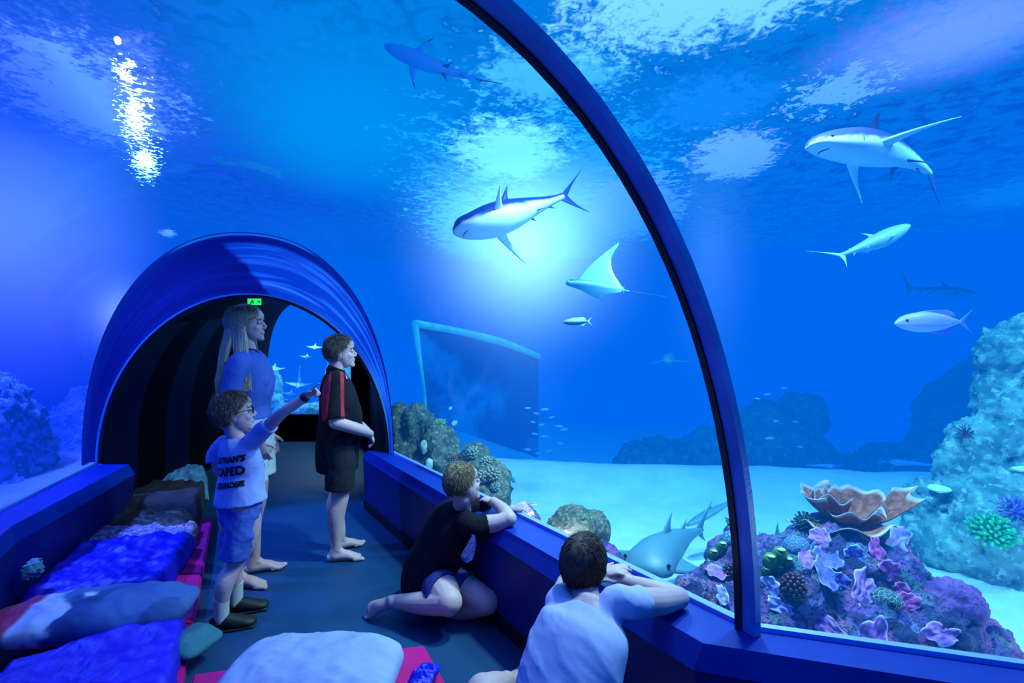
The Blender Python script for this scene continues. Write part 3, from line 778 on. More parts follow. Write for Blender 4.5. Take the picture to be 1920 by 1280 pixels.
class Fish:
    def __init__(s):
        s.bm = bmesh.new(); s.sh = s.bm.verts.layers.float.new('shade'); s.tp = s.bm.verts.layers.float.new('tip')
    def body(s, st, n=20, sub=4, bend=None, flatbelly=0):
        """st: (x, halfwidth, top, bottom, zc)"""
        st = smooth_list(st, sub); rows = []
        for x, w_, tpz, bt, zc in st:
            row = []
            for k in range(n):
                a = 2*PI*k/n; y = w_*math.cos(a); sn = math.sin(a); z = zc+(tpz*sn if sn > 0 else bt*sn)
                v = s.bm.verts.new((x, y, z)); v[s.sh] = .5+.5*sn; row.append(v)
            rows.append(row)
        for A, C in zip(rows, rows[1:]):
            for k in range(n): s.bm.faces.new((A[k], A[(k+1) % n], C[(k+1) % n], C[k]))
        s.bm.faces.new(rows[0][::-1]); s.bm.faces.new(rows[-1])
    def fin(s, root0, root1, tip, th=.012, shade=1.0, curve=.25, tipc=0, n=8, m=6, notch=.2, under=None):
        """blade from root edge (leading, trailing) to tip, swept back with a concave trailing edge"""
        r0, r1, tp_ = V(root0), V(root1), V(tip)
        nrm = (r1-r0).cross(tp_-r0).normalized()
        back = (r1-r0)
        sides = []
        for sg in (1, -1):
            g = []
            for i in range(n+1):
                f = i/n; row = []
                lead = r0.lerp(tp_, f)-back*curve*math.sin(PI*f)*.35*(1-f*.2)
                trail = r1.lerp(tp_, f)-back*notch*math.sin(PI*min(1, f*1.05))
                for j in range(m+1):
                    q = j/m; p = lead.lerp(trail, q)
                    e = th*(1-f)**.7*math.sqrt(max(0, 1-(2*q-1)**2))+.0008
                    v = s.bm.verts.new(p+nrm*sg*e); 
                    v[s.sh] = shade if under is None or sg*under > 0 else 0.0
                    v[s.tp] = tipc*max(0, min(1, (f-.62)/.15)); row.append(v)
                g.append(row)
            for i in range(n):
                for j in range(m):
                    q4 = (g[i][j], g[i+1][j], g[i+1][j+1], g[i][j+1]); s.bm.faces.new(q4 if sg > 0 else q4[::-1])
            sides.append(g)
        a, b = sides
        for i in range(n):
            s.bm.faces.new((a[i][0], b[i][0], b[i+1][0], a[i+1][0])); s.bm.faces.new((a[i][m], a[i+1][m], b[i+1][m], b[i][m]))
        for j in range(m):
            s.bm.faces.new((a[n][j], b[n][j], b[n][j+1], a[n][j+1]))
    def finish(s, name, label, cat_, m, fwd, up, loc, L, bend=0, bendv=0, group=None, eyes=None, eyem=None, warp=None):
        M3 = frame(fwd, up)
        root = empty(name, loc) if False else None
        def deform(p):
            x, y, z = p
            u = .5-x
            if bend:
                k = bend*u*u; y = y+k; 
                x = x+abs(k)*abs(bend)*.35*u
            z = z+bendv*u*u
            return M3 @ V((x*L, y*L, z*L))
        for v in s.bm.verts: v.co = deform(v.co)
        bmesh.ops.recalc_face_normals(s.bm, faces=s.bm.faces)
        o = link(name, bm2me(s.bm), m); o.location = loc; tag(o, label, cat_, group)
        for e in eyes or []:
            b = bmesh.new(); bmesh.ops.create_icosphere(b, subdivisions=2, radius=e[3]*L, matrix=Matrix.Translation(deform(e[:3])))
            link('eye', bm2me(b), eyem or eye_dark, o)
        return o
def smooth_list(L_, sub):
    out = []; n = len(L_)
    for i in range(n-1):
        p = [L_[max(i-1, 0)], L_[i], L_[i+1], L_[min(i+2, n-1)]]
        for k in range(sub): out.append(tuple(cat(*[q[j] for q in p], k/sub) for j in range(len(L_[0]))))
    out.append(tuple(L_[-1])); return out
eye_dark = mat('fish_eye_mat', (.005, .005, .01), None, rough=.1)
def shark(label, nose, tail, up, m, bend=0, bendv=0, pecR=(-.02, -.30, -.10), pecL=(-.02, .30, -.10), tipc=0, dors=.13, tailup=(-.70, 0, .20), taildn=(-.60, 0, -.12), girth=1.0, name='shark', snout=1.0, group=None):
    nose, tail = V(nose), V(tail); L = (nose-tail).length
    F = Fish(); g = girth
    F.body([(.5, .006*g, .005, .005, 0), (.485, .026*g, .020, .014, .002), (.45, .045*g, .036*snout, .026, .002), (.38, .062*g, .054, .045, 0), (.27, .075*g, .070, .062, 0), (.14, .079*g, .076, .070, 0), (0, .070*g, .068, .060, 0),
            (-.15, .050*g, .050, .042, .004), (-.28, .033*g, .034, .027, .006), (-.40, .020*g, .021, .018, .008), (-.47, .014*g, .018, .016, .010), (-.50, .010, .016, .014, .012)])
    hg = (g+1)/2
    for v in F.bm.verts: v.co.z *= hg
    F.fin((.13, 0, .055), (-.02, 0, .05), (-.05, 0, .06+dors), .010, 1, .2, tipc)
    F.fin((-.26, 0, .028), (-.32, 0, .022), (-.36, 0, .062), .005, 1, .2, tipc)
    F.fin((.22, -.055, -.02), (.10, -.06, -.025), pecR, .010, 1, .25, tipc, under=None if False else (1 if True else -1))
    F.fin((.22, .055, -.02), (.10, .06, -.025), pecL, .010, 1, .25, tipc, under=-1)
    F.fin((-.10, -.03, -.03), (-.17, -.028, -.03), (-.22, -.095, -.06), .005, 1, .2, tipc)
    F.fin((-.10, .03, -.03), (-.17, .028, -.03), (-.22, .095, -.06), .005, 1, .2, tipc)
    F.fin((-.28, 0, -.016), (-.34, 0, -.010), (-.37, 0, -.055), .004, 1, .2, tipc)
    F.fin((-.44, 0, .018), (-.52, 0, -.005), tailup, .008, 1, .1, tipc, notch=.25)
    F.fin((-.45, 0, -.008), (-.53, 0, .012), taildn, .007, 1, .1, tipc, notch=.2)
    hg = (g+1)/2
    for v in F.bm.verts:
        if v.index == -1 and False: pass
    # mouth: a thin dark crescent under the snout, and gill slits
    n0 = len(F.bm.verts)
    tube(F.bm, [(.44-.055*q*q, .040*g*q, -.030*hg*math.sqrt(1-.45*q*q)-.001) for q in (-1, -.75, -.4, 0, .4, .75, 1)], [.0022]*7, n=6, sub=2)
    for sg in (1, -1):
        for i in range(5):
            x = .275-.018*i; tube(F.bm, [(x, sg*.073*g*math.cos(a_), .063*hg*math.sin(a_)) for a_ in (-.35, -.1, .15)], [.0014, .0022, .0014], n=5, sub=2)
    F.bm.verts.ensure_lookup_table()
    for v in F.bm.verts[n0:]: v[F.tp] = 1
    pts = [(.425-.05*abs(math.cos(a)), .038*g*math.cos(a), -.024-.010*0) for a in [PI*k/8 for k in range(9)]]
    o = F.finish(name, label, 'shark', m, nose-tail, up, (nose+tail)/2, L, bend, bendv, group, [(.425, .050*g, .012, .0065), (.425, -.050*g, .012, .0065)])
    return o
grey = skin_mat('shark_grey_mat', (.03, .04, .16), (.75, .88, .92), (.01, .015, .03))
dark = skin_mat('shark_dark_mat', (.004, .01, .16), (.65, .75, .85), (.005, .008, .04))
pale = skin_mat('shark_pale_mat', (.55, .60, .72), (.62, .82, .85), (.3, .4, .5))
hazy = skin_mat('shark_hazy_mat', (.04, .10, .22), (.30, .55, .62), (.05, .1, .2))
# blacktip overhead, belly towards us
shark('slim blacktip shark swimming overhead at the top centre, head to the left', at(720, 84, 3.2), at(895, 170, 3.25), (.25, .85, .45), skin_mat('shark_blacktip_mat', (.01, .05, .22), (.14, .45, .75), (.003, .008, .03)), .10,
      pecR=(.06, -.26, -.10), pecL=(.04, .24, -.02), tipc=1, tailup=(-.70, 0, .13), taildn=(-.56, 0, -.13), girth=1.0)
# dark backed shark, middle
shark('dark backed shark with long fins swimming under the bright lamp, head to the left', at(850, 432, 3.25), at(1075, 384, 3.7), (.05, .38, 1), dark, -.05, .10,
      pecR=(-.24, -.50, -.24), pecL=(.24, .36, .06), dors=.18, tailup=(-.86, 0, .18), taildn=(-.68, 0, -.20), girth=2.0, snout=1.2)
# big shark upper right
shark('largest shark, pale bellied, cruising at the upper right with its head to the left', at(1515, 272, 2.8), at(1812, 262, 3.2), (-.02, .12, 1), grey, -.17, -.10,
      pecR=(-.02, -.16, -.18), pecL=(-.14, .26, .05), dors=.15, tailup=(-.54, 0, .05), taildn=(-.53, 0, -.16), girth=1.1)
shark('small pale shark tilted upward below the largest shark, head to the right', at(1706, 425, 3.5), at(1570, 490, 3.5), (-.3, .45, .85), pale, -.12, .0,
      pecR=(.10, -.22, -.12), pecL=(-.02, .22, .0), tailup=(-.88, 0, .22), taildn=(-.56, 0, -.16), girth=1.7)
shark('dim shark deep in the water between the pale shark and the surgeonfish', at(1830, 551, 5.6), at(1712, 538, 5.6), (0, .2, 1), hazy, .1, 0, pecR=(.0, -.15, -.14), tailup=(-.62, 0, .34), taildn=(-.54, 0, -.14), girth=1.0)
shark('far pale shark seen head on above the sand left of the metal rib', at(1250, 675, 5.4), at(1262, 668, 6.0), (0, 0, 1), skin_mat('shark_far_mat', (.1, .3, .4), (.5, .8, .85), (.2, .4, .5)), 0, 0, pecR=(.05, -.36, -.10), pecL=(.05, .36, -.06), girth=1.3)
# ---- eagle ray
F = Fish()
F.body([(.5, .02, .02, .015, .01), (.47, .06, .05, .035, .01), (.38, .08, .06, .05, .01), (.22, .12, .06, .06, 0), (0, .12, .05, .06, 0), (-.25, .07, .035, .035, 0), (-.45, .02, .015, .015, 0), (-.5, .01, .01, .01, 0)], 20)
F.fin((.33, .05, .0), (-.42, .03, .0), (-.22, .52, .50), .035, 1, .25, 0, 12, 10, .22, under=-1)
F.fin((.33, -.05, .0), (-.42, -.03, .0), (-.15, -.50, .10), .035, 1, .25, 0, 12, 10, .22, under=1)
F.fin((-.34, 0, .02), (-.43, 0, .02), (-.44, 0, .09), .006, 1, .1)
o = F.finish('eagle_ray', 'blue grey eagle ray with one wing raised and a long thin tail', 'ray', skin_mat('ray_mat', (.03, .12, .22), (.25, .58, .70), (0, 0, 0)), (-1, .12, .14), (.0, .55, 1), at(1120, 538, 3.8), .50, eyes=[(.42, .075, .02, .012), (.42, -.075, .02, .012)])
bm = bmesh.new(); T = [at(1168, 546, 3.75)-o.location, at(1200, 549, 3.75)-o.location, at(1253, 557, 3.75)-o.location]
tube(bm, T, [.006, .0035, .0015], n=8); link('ray_tail', bm2me(bm), skin_mat('ray_tail_mat', (.02, .06, .25), (.02, .06, .25), (0, 0, 0)), o)
# ---- bony fish
def fish(name, label, nose, tail, h, m, fm, up=(0, 0, 1), cat_='fish', group=None, width=.10, deep=1.0, eyer=.018, forkup=.12):
    nose, tail = V(nose), V(tail); L = (nose-tail).length; F = Fish()
    F.body([(.5, .008, .01*deep, .01*deep, -.01), (.47, width*.35, h*.30, h*.25, -.008), (.40, width*.7, h*.68, h*.6, 0), (.25, width, h, h*.95, 0), (.05, width*.95, h*1.05, h, 0), (-.15, width*.6, h*.75, h*.7, 0), (-.28, width*.3, h*.35, h*.33, 0), (-.34, width*.16, h*.20, h*.18, 0), (-.37, .006, h*.2, h*.2, 0)])
    o = F.finish(name, label, cat_, m, nose-tail, up, (nose+tail)/2, L, eyes=[(.39, width*.66, h*.22, eyer), (.39, -width*.66, h*.22, eyer)], group=group)
    D = Fish()
    D.fin((.25, 0, h*.9), (-.27, 0, h*.35), (-.20, 0, h*1.05+.03), .004, 1, .5, 0, notch=-.1)
    D.fin((.05, 0, -h*.9), (-.27, 0, -h*.3), (-.20, 0, -h*1.0-.03), .004, 1, .5, 0, notch=-.1)
    D.fin((-.34, 0, h*.15), (-.40, 0, 0), (-.52, 0, h*.3+forkup), .004, 1, .1, 0, notch=.1)
    D.fin((-.34, 0, -h*.15), (-.40, 0, 0), (-.52, 0, -h*.3-forkup), .004, 1, .1, 0, notch=.1)
    D.fin((.20, -width, -h*.2), (.17, -width, -h*.4), (.04, -width*1.6, -h*.6), .003, 1, .1)
    q = D.finish('fins', None, None, fm, nose-tail, up, (0, 0, 0), L); q.parent = o
    return o
lil = skin_mat('surgeon_mat', (.34, .26, .62), (.55, .50, .85), (0, 0, 0)); lilf = skin_mat('surgeon_fin_mat', (.2, .16, .8), (.2, .16, .8), (0, 0, 0))
fish('surgeonfish', 'lilac surgeonfish with a blue tail swimming left at the right side', at(1677, 605, 2.9), at(1822, 603, 2.9), .125, lil, lilf)
drk = skin_mat('dark_fish_mat', (.25, .35, .7), (.01, .03, .2), (0, 0, 0)); drf = skin_mat('pale_fin_mat', (.5, .65, .95), (.5, .65, .95), (0, 0, 0))
fish('small_fish', 'small dark blue fish with a pale tail below the eagle ray', at(1055, 604, 3.6), at(1110, 602, 3.6), .115, drk, drf)
pl_ = skin_mat('pale_fish_mat', (.4, .7, .85), (.5, .8, .85), (0, 0, 0))
fish('small_fish', 'small pale round fish hovering beside the sunken window frame', at(846, 798, 4.3), at(858, 788, 4.3), .26, pl_, drf, width=.18)
fish('small_fish', 'tiny white fish above the pale round fish', at(841, 768, 4.3), at(848, 762, 4.3), .26, pl_, drf, width=.18)
fish('small_fish', 'small grey fish facing the seated boy above the sand', at(958, 893, 3.9), at(967, 907, 3.9), .22, skin_mat('grey_fish_mat', (.1, .3, .4), (.2, .45, .5), (0, 0, 0)), drf, width=.14)
org = skin_mat('orange_fish_mat', (.45, .38, .15), (.5, .5, .3), (0, 0, 0))
fish('small_fish', 'slender orange fish leaving the brown reef bank', at(940, 866, 4.2), at(903, 855, 4.2), .10, org, org)
fish('small_fish', 'tiny orange fish over the brown reef bank', at(870, 850, 4.3), at(893, 852, 4.3), .16, org, org)
rnd = random.Random(4)
tiny = [(990, 765), (1006, 774), (1022, 768), (1034, 781), (1000, 790), (1016, 797), (1048, 800), (1058, 806), (1003, 812), (1022, 818), (1050, 832), (990, 842), (1008, 850), (1030, 846), (1438, 738), (1420, 748), (1470, 728), (1455, 790), (1492, 790), (1444, 822), (1500, 838)]
tf = skin_mat('silver_fish_mat', (.25, .55, .95), (.35, .65, 1), (0, 0, 0))
for i, (x, y) in enumerate(tiny):
    L = rnd.uniform(12, 20); d = rnd.uniform(5.0, 5.6); s = rnd.choice((-1, 1))
    o = fish('small_fish', 'tiny silvery fish of the loose shoal in mid water', at(x-L/2*s, y, d), at(x+L/2*s, y+rnd.uniform(-3, 3), d), .12, tf, tf, group='tiny silvery fish in the loose shoal')
fish('long_fish', 'long thin pale fish resting over the far sand behind the plate coral', at(1762, 873, 4.9), at(1645, 864, 4.9), .022, tf, tf, width=.02, eyer=.004, forkup=.02)
fish('long_fish', 'long thin pale fish over the far sand left of the metal rib', at(1185, 884, 5.0), at(1275, 898, 5.0), .022, tf, tf, width=.02, eyer=.004, forkup=.02)
fish('long_fish', 'faint long fish low over the sand right of the metal rib', at(1510, 872, 5.0), at(1580, 874, 5.0), .022, tf, tf, width=.02, eyer=.004, forkup=.02)
# ---- shark ray gliding in to the glass over the sand
F = Fish()
F.body([(.5, .05, .02, .02, 0), (.48, .11, .045, .03, 0), (.42, .155, .085, .045, 0), (.32, .15, .11, .06, .01), (.20, .14, .125, .06, .01), (.08, .12, .115, .06, .01), (-.08, .09, .10, .05, .01), (-.22, .06, .07, .04, .01), (-.36, .035, .04, .03, .01), (-.5, .015, .02, .015, .01)], 24)
F.fin((.40, .10, .0), (.10, .09, 0), (.12, .34, -.05), .03, 1, .3, 0, 8, 8, .15)
F.fin((.40, -.10, .0), (.10, -.09, 0), (.12, -.34, -.05), .03, 1, .3, 0, 8, 8, .15)
F.fin((.12, 0, .13), (-.02, 0, .11), (-.04, 0, .24), .014, 1, .2); F.fin((-.16, 0, .07), (-.25, 0, .06), (-.28, 0, .14), .01, 1, .2)
F.fin((-.40, 0, .03), (-.52, 0, .02), (-.66, 0, .20), .01, 1, .2); F.fin((-.42, 0, .0), (-.52, 0, .01), (-.56, 0, -.09), .01, 1, .2)
ray_m = skin_mat('shark_ray_mat', (.10, .24, .30), (.32, .55, .62), (0, 0, 0))
F.finish('shark_ray', 'broad headed grey shark ray gliding over the sand towards the glass', 'ray', ray_m, at(1214, 1068, 2.35)-at(1300, 960, 3.3), (0.05, .1, 1), at(1245, 1025, 2.72), .82, bend=.16, eyes=[(.43, .135, .05, .012), (.43, -.135, .05, .012)])
F = Fish(); F.fin((.5, 0, -.1), (-.5, 0, -.1), (-.3, 0, .55), .03, 1, .2)
tb = Fish()
tb.body([(.5, .10, .07, .05, 0), (.3, .10, .09, .06, 0), (.0, .07, .07, .05, 0), (-.3, .04, .04, .03, 0), (-.5, .02, .02, .02, 0)])
tb.fin((.2, .06, 0), (-.1, .05, 0), (-.05, .4, -.02), .02, 1); tb.fin((.2, -.06, 0), (-.1, -.05, 0), (-.05, -.4, -.02), .02, 1); tb.fin((-.1, 0, .05), (-.25, 0, .04), (-.2, 0, .35), .015, 1)
tb.finish('stingray', 'dark ray hugging the sand right of the metal rib, one fin raised', 'ray', ray_m, (-1, -.2, -.1), (.1, 0, 1), at(1445, 1012, 2.9), .30)
tb = Fish()
tb.body([(.5, .03, .02, .02, 0), (.3, .10, .05, .05, 0), (.0, .12, .06, .05, 0), (-.3, .08, .04, .03, 0), (-.5, .02, .02, .02, 0)])
tb.fin((.1, 0, .05), (-.1, 0, .05), (-.15, 0, .16), .015, 1)
tb.fin((-.4, 0, .01), (-.5, 0, .0), (-.62, 0, .14), .01, 1); tb.fin((-.4, 0, .01), (-.5, 0, .0), (-.6, 0, -.1), .01, 1)
tb.finish('shark', 'grey green shark tail end sweeping up behind the shark ray', 'shark', ray_m, at(1275, 990, 3.1)-at(1385, 930, 3.3), (.2, .3, 1), at(1330, 962, 3.2), .40)
# ---- small animals seen through the far window
white_m = skin_mat('far_ray_mat', (.95, .95, .8), (.95, .95, .9), (0, 0, 0))
for i, (x, y, w_, lb) in enumerate([(513, 690, 30, 'pale ray with spread wings left of the far window\'s centre'), (590, 650, 22, 'topmost pale ray in the far window'), (575, 668, 17, 'small pale ray just below the topmost one'),
                                    (560, 719, 34, 'largest pale ray low in the far window, tail raised'), (545, 737, 18, 'pale ray lowest in the far window'), (660, 683, 14, 'pale ray showing just past the standing boy\'s chin')]):
    F = Fish(); F.body([(.4, .02, .03, .03, 0), (.25, .10, .08, .08, 0), (0, .12, .09, .09, 0), (-.3, .06, .04, .04, 0), (-.5, .01, .01, .01, 0)], 14, 3)
    F.fin((.28, .05, 0), (-.2, .04, 0), (-.02, .75, .06), .03, 1, .3, 0, 8, 6); F.fin((.28, -.05, 0), (-.2, -.04, 0), (-.02, -.75, .06), .03, 1, .3, 0, 8, 6)
    L = w_*8.2/FP/1.05
    o = F.finish('distant_ray', lb, 'ray', white_m, (.12, -.75, -.6), (0, .3, 1), at(x, y, 8.2), L)
    if w_ > 30:
        bm = bmesh.new(); tube(bm, [(0, 0, 0), (.01, 0, .13), (.02, 0, .30)], [.022, .018, .008], n=8); link('ray_tail', bm2me(bm), white_m, o)
far_pale = reef_mat('far_window_coral_mat', (.5, .75, .8), (.25, .5, .6), (.95, 1, .95), 7)
rock('reef_garden', [B(512, 760, 8.2, 22), B(535, 765, 8.2, 14), B(550, 772, 8.1, 22, (1.6, 1, .6)), B(590, 768, 8.1, 20, (1.4, 1, .7)), B(640, 760, 8.2, 26), B(510, 725, 8.6, 24, (.7, 1, 1.6)), B(625, 700, 8.8, 18, (.8, 1, 1.8)), B(655, 720, 8.8, 20, (.8, 1, 2))],
     far_pale, 'pale coral garden glowing in the far window at the end of the passage', 'reef rock', .05, .07, 8, 21)
# ---- sunken viewing window on the tank's far side
fm_ = mat('window_rim_mat', (.12, .55, .62), (.05, .35, .5), 6, .5, emis=(.02, .45, .6, 1), es=.35)
c1, c2, c3, c4 = at(778, 606, 5.6), at(1010, 668, 6.6), at(800, 790, 5.6), at(1010, 860, 6.6)
root = empty('viewing_window', c1); tag(root, 'large sunken viewing window with a cyan rim behind the brown reef bank', 'window')
bm = bmesh.new(); tube(bm, [c1-c1, at(860, 622, 6.0)-c1, at(940, 641, 6.3)-c1, c2-c1], [(.05, .045), (.06, .05), (.055, .05), (.05, .04)], n=8, sub=4); link('window_frame', bm2me(bm), fm_, root)
bm = bmesh.new(); tube(bm, [c1-c1, at(785, 660, 5.6)-c1, at(795, 730, 5.6)-c1, c3-c1], [(.045, .045), (.03, .03), (.02, .02), (.02, .02)], n=8, sub=4); link('window_frame', bm2me(bm), fm_, root)
pane = mat('deep_pane_mat', (.0, .06, .30), (.01, .22, .55), 1.1, .2, lo=.45, hi=.62)
bm = bmesh.new(); bm.faces.new([bm.verts.new(p-c1+V((0, .05, 0))) for p in (c1, c3, c4, c2)]); link('pane', bm2me(bm), pane, root, smooth=False)
# ================================================================ people
def skinm(name, c, c2):
    return mat(name, c, c2, 9, .5, .12, 160, .35, sss=.12)
skin_a = skinm('skin_mat', (.62, .40, .40), (.56, .34, .36))
skin_b = skinm('skin_tan_mat', (.55, .34, .32), (.50, .30, .30))
eyew = mat('eye_white_mat', (.40, .42, .48), None, rough=.15); eyei = mat('iris_mat', (.01, .015, .03), None, rough=.1)
class Fr:
    """local frame: forward, left, up -> world"""
    def __init__(s, o, fwd, up=(0, 0, 1)):
        s.o = V(o); s.M = frame(fwd, up)
    def __call__(s, f, l, u): return s.o+s.M @ V((f, l, u))
    def d(s, f, l, u): return s.M @ V((f, l, u))
def head(bm, H, k=1.0, fem=False):
    E = lambda c, r, rot=None: ellip(bm, H(*[x*k for x in c]), [x*k for x in r], H.M if rot is None else H.M @ rot, 24, 16)
    E((-.014, 0, .030), (.096, .076, .088)); E((-.035, 0, -.020), (.066, .060, .062)); E((.026, 0, -.035), (.060, .057, .080))
    E((.032, 0, -.074), (.044, .044 if not fem else .040, .034)); E((.070, 0, -.097), (.021, .021, .017))
    E((.074, 0, .024), (.015, .046, .011)); E((.05, 0, .045), (.045, .055, .045))
    for sg in (1, -1):
        E((.056, sg*.032, -.030), (.024, .022, .026)); E((-.006, sg*.077, -.012), (.017, .007, .029), Matrix.Rotation(.2*sg, 3, 'Z') @ Matrix.Rotation(.25, 3, 'Y'))
        E((-.004, sg*.074, -.034), (.010, .006, .011))
        E((.076, sg*.031, .001), (.010, .016, .010))
    P = lambda f, l, u: H(f*k, l*k, u*k)
    tube(bm, [P(.080, 0, .012), P(.094, 0, -.010), P(.104, 0, -.026)], [.008*k, .0090*k, .0105*k], side=H.d(0, 1, 0), n=12)
    E((.094, 0, -.034), (.011, .016, .008)); E((.085, 0, -.056), (.010, .022, .0060)); E((.083, 0, -.067), (.010, .018, .0060)); E((.078, 0, -.082), (.010, .02, .008))
def eyes(parent, H, k, look=0):
    for sg in (1, -1):
        b = bmesh.new(); ellip(b, H(.0785*k, sg*.031*k, .001*k), (.0120*k, .014*k, .0085*k), H.M); e = link('eye', bm2me(b), eyew, parent)
        b = bmesh.new(); ellip(b, H(.0880*k, sg*.033*k, .001*k), (.0035*k, .0060*k, .0062*k), H.M); link('iris', bm2me(b), eyei, e)
        b = bmesh.new(); tube(b, [H(.083*k, sg*.016*k, .021*k), H(.088*k, sg*.032*k, .026*k), H(.078*k, sg*.05*k, .020*k)], [.002*k, .003*k, .0015*k], n=6); link('eyebrow', bm2me(b), brow_m, parent)
brow_m = mat('eyebrow_mat', (.10, .07, .05), None)
def hand(bm, W, D, N, T, s=1.0, curl=(.3, .35, .4, .45), thumb=(.6, .7, .25), spread=.08):
    """wrist W, finger direction D, palm faces N, thumb side T"""
    W = V(W); D = V(D).normalized(); N = (V(N)-D*V(N).dot(D)).normalized(); T = V(T); T = (T-D*T.dot(D)-N*T.dot(N)).normalized()
    tube(bm, [W-D*.02*s, W+D*.02*s, W+D*.05*s, W+D*.08*s], [(.022*s, .018*s), (.030*s, .017*s), (.037*s, .015*s), (.034*s, .012*s)], side=T, n=14, sub=2)
    for i, (off, L) in enumerate(((.027, .070), (.009, .078), (-.009, .072), (-.026, .057))):
        p = W+D*.072*s+T*off*s; a = 0; pts = [p-D*.02*s, p]
        dd = (D+T*(off*spread*35)).normalized()
        for j, fr in enumerate((.45, .32, .25)):
            a += curl[i]*(1.0, 1.1, .8)[j]; v = dd*math.cos(a)+N*math.sin(a); p = p+v*L*fr*s; pts.append(p)
        tube(bm, pts, [.0088*s, .0086*s, .0080*s, .0074*s, .0062*s], side=T, n=10, sub=3)
    b = W+D*.018*s+T*.024*s; v = (D*thumb[0]+T*thumb[1]+N*thumb[2]).normalized(); v2 = (v+D*.45).normalized()
    tube(bm, [b-v*.012*s, b+v*.022*s, b+v*.04*s+v2*.006*s, b+v*.04*s+v2*.032*s], [.012*s, .012*s, .0095*s, .007*s], side=N, n=10, sub=3)
def foot(bm, A, D, s=1.0, z=None, U=(0, 0, 1)):
    """bare foot from the ankle A, toes along D, sole down"""
    A = V(A); U = V(U).normalized(); D = V(D); D = (D-U*D.dot(U)).normalized(); S = U.cross(D)
    h = A.z if z is None else z
    sole = A-U*h
    tube(bm, [sole-D*.045*s+U*.028*s, sole-D*.01*s+U*.034*s, sole+D*.06*s+U*.036*s, sole+D*.115*s+U*.022*s, sole+D*.15*s+U*.016*s],
         [(.026*s, .026*s), (.031*s, .032*s), (.034*s, .032*s), (.041*s, .020*s), (.036*s, .013*s)], side=S, n=16, sub=3)
    tube(bm, [A+U*.03*s, sole-D*.015*s+U*.04*s], [.030*s, .034*s], side=S)
    tube(bm, [A, sole+D*.05*s+U*.04*s], [.028*s, .026*s], side=S)
    for i in range(5):
        off = (-.031+.0155*i)*s; L = (.030, .034, .036, .038, .046)[i] if True else .03
        r = (.0075, .008, .008, .0085, .0125)[i]*s; b = sole+D*(.140-.012*abs(i-3)**1.2*.6)*s+S*off*FOOTSIDE+U*.012*s
        tube(bm, [b-D*.02*s, b+D*L*.55*s, b+D*L*s*.95-U*.003*s], [r, r*.95, r*.9], n=8, sub=2)
FOOTSIDE = 1
def limb(bm, pts, rad, n=16):
    pts = [V(p) for p in pts]
    for i in range(1, len(pts)-1):
        if (pts[i]-pts[i-1]).angle(pts[i+1]-pts[i]) > .75:
            limb(bm, pts[:i+1], rad[:i+1], n); limb(bm, pts[i:], rad[i:], n); ellip(bm, pts[i], (rad[i]*1.04,)*3); return
    tube(bm, pts, rad, side=(.3, .2, .9) if abs((V(pts[-1])-V(pts[0])).normalized().z) < .8 else (0, 1, 0), n=n, sub=5)
def garment(parent, name, bm, m, vox=.007, wr=.004, sc=11, seed=1, it=5, classify=None, label=None):
    me = fuse(bm, vox, it, .5)
    if wr:
        off = V((seed*3.1, seed, 0))
        for v, nr in zip(me.vertices, [x.vector.copy() for x in me.vertex_normals]):
            p = v.co; q = V((p.x*sc*.6+p.z*sc*.45, p.y*sc*.6-p.z*sc*.3, p.z*sc*.35))+off
            d = noise.ridged_multi_fractal(q, .9, 2.1, 3, 1.0, 2.0)-1.1
            v.co += nr*(d*wr)
        me.update()
    o = link(name, me, m, parent)
    if label: o['label'] = label
    if classify:
        for p in me.polygons: p.material_index = classify(p.center)
    return o
def hair_obj(parent, H, k, m, region, flow, n=2200, length=(.02, .035), r=.0013, cap=1.03, seed=1, seg=3, capmat=None, lift=.35):
    rnd = random.Random(seed); bm = bmesh.new()
    c = V((-.014, 0, .030)); R = V((.097, .078, .090))*cap
    b2 = bmesh.new(); bmesh.ops.create_uvsphere(b2, u_segments=56, v_segments=36, radius=1)
    kill = []
    for f in b2.faces:
        q = f.calc_center_median(); p = V((c.x+q.x*R.x, c.y+q.y*R.y, c.z+q.z*R.z))
        if not region(p, .004): kill.append(f)
    bmesh.ops.delete(b2, geom=kill, context='FACES')
    for v in b2.verts:
        q = v.co; j = 1+.02*noise.noise(q*9+V((seed, 0, 0)))
        p = V((c.x+q.x*R.x*j, c.y+q.y*R.y*j, c.z+q.z*R.z*j)); v.co = H(*(p*k))
    me = bm2me(b2); bm.from_mesh(me); bpy.data.meshes.remove(me)
    made = 0; tries = 0
    while made < n and tries < n*8:
        tries += 1
        z = rnd.uniform(-1, 1); a = rnd.uniform(0, 2*PI); q = V((math.sqrt(1-z*z)*math.cos(a), math.sqrt(1-z*z)*math.sin(a), z))
        p = V((c.x+q.x*R.x, c.y+q.y*R.y, c.z+q.z*R.z))
        if not region(p, 0): continue
        nrm = V((q.x/R.x, q.y/R.y, q.z/R.z)).normalized()
        pts = flow(p, nrm, rnd, rnd.uniform(*length))
        made += 1
        prev = None; m_ = len(pts)
        for i, pt in enumerate(pts):
            t_ = (pts[min(i+1, m_-1)]-pts[max(i-1, 0)]).normalized(); u = t_.orthogonal().normalized(); w_ = t_.cross(u); rr = r*(1-.75*(i/(m_-1))**2)
            row = [bm.verts.new(H(*((pt+u*(rr*math.cos(x))+w_*(rr*math.sin(x)))*k))) for x in (0, 2.094, 4.189)]
            if prev:
                for x in range(3): bm.faces.new((prev[x], prev[(x+1) % 3], row[(x+1) % 3], row[x]))
            prev = row
    return link('hair', bm2me(bm), m, parent)
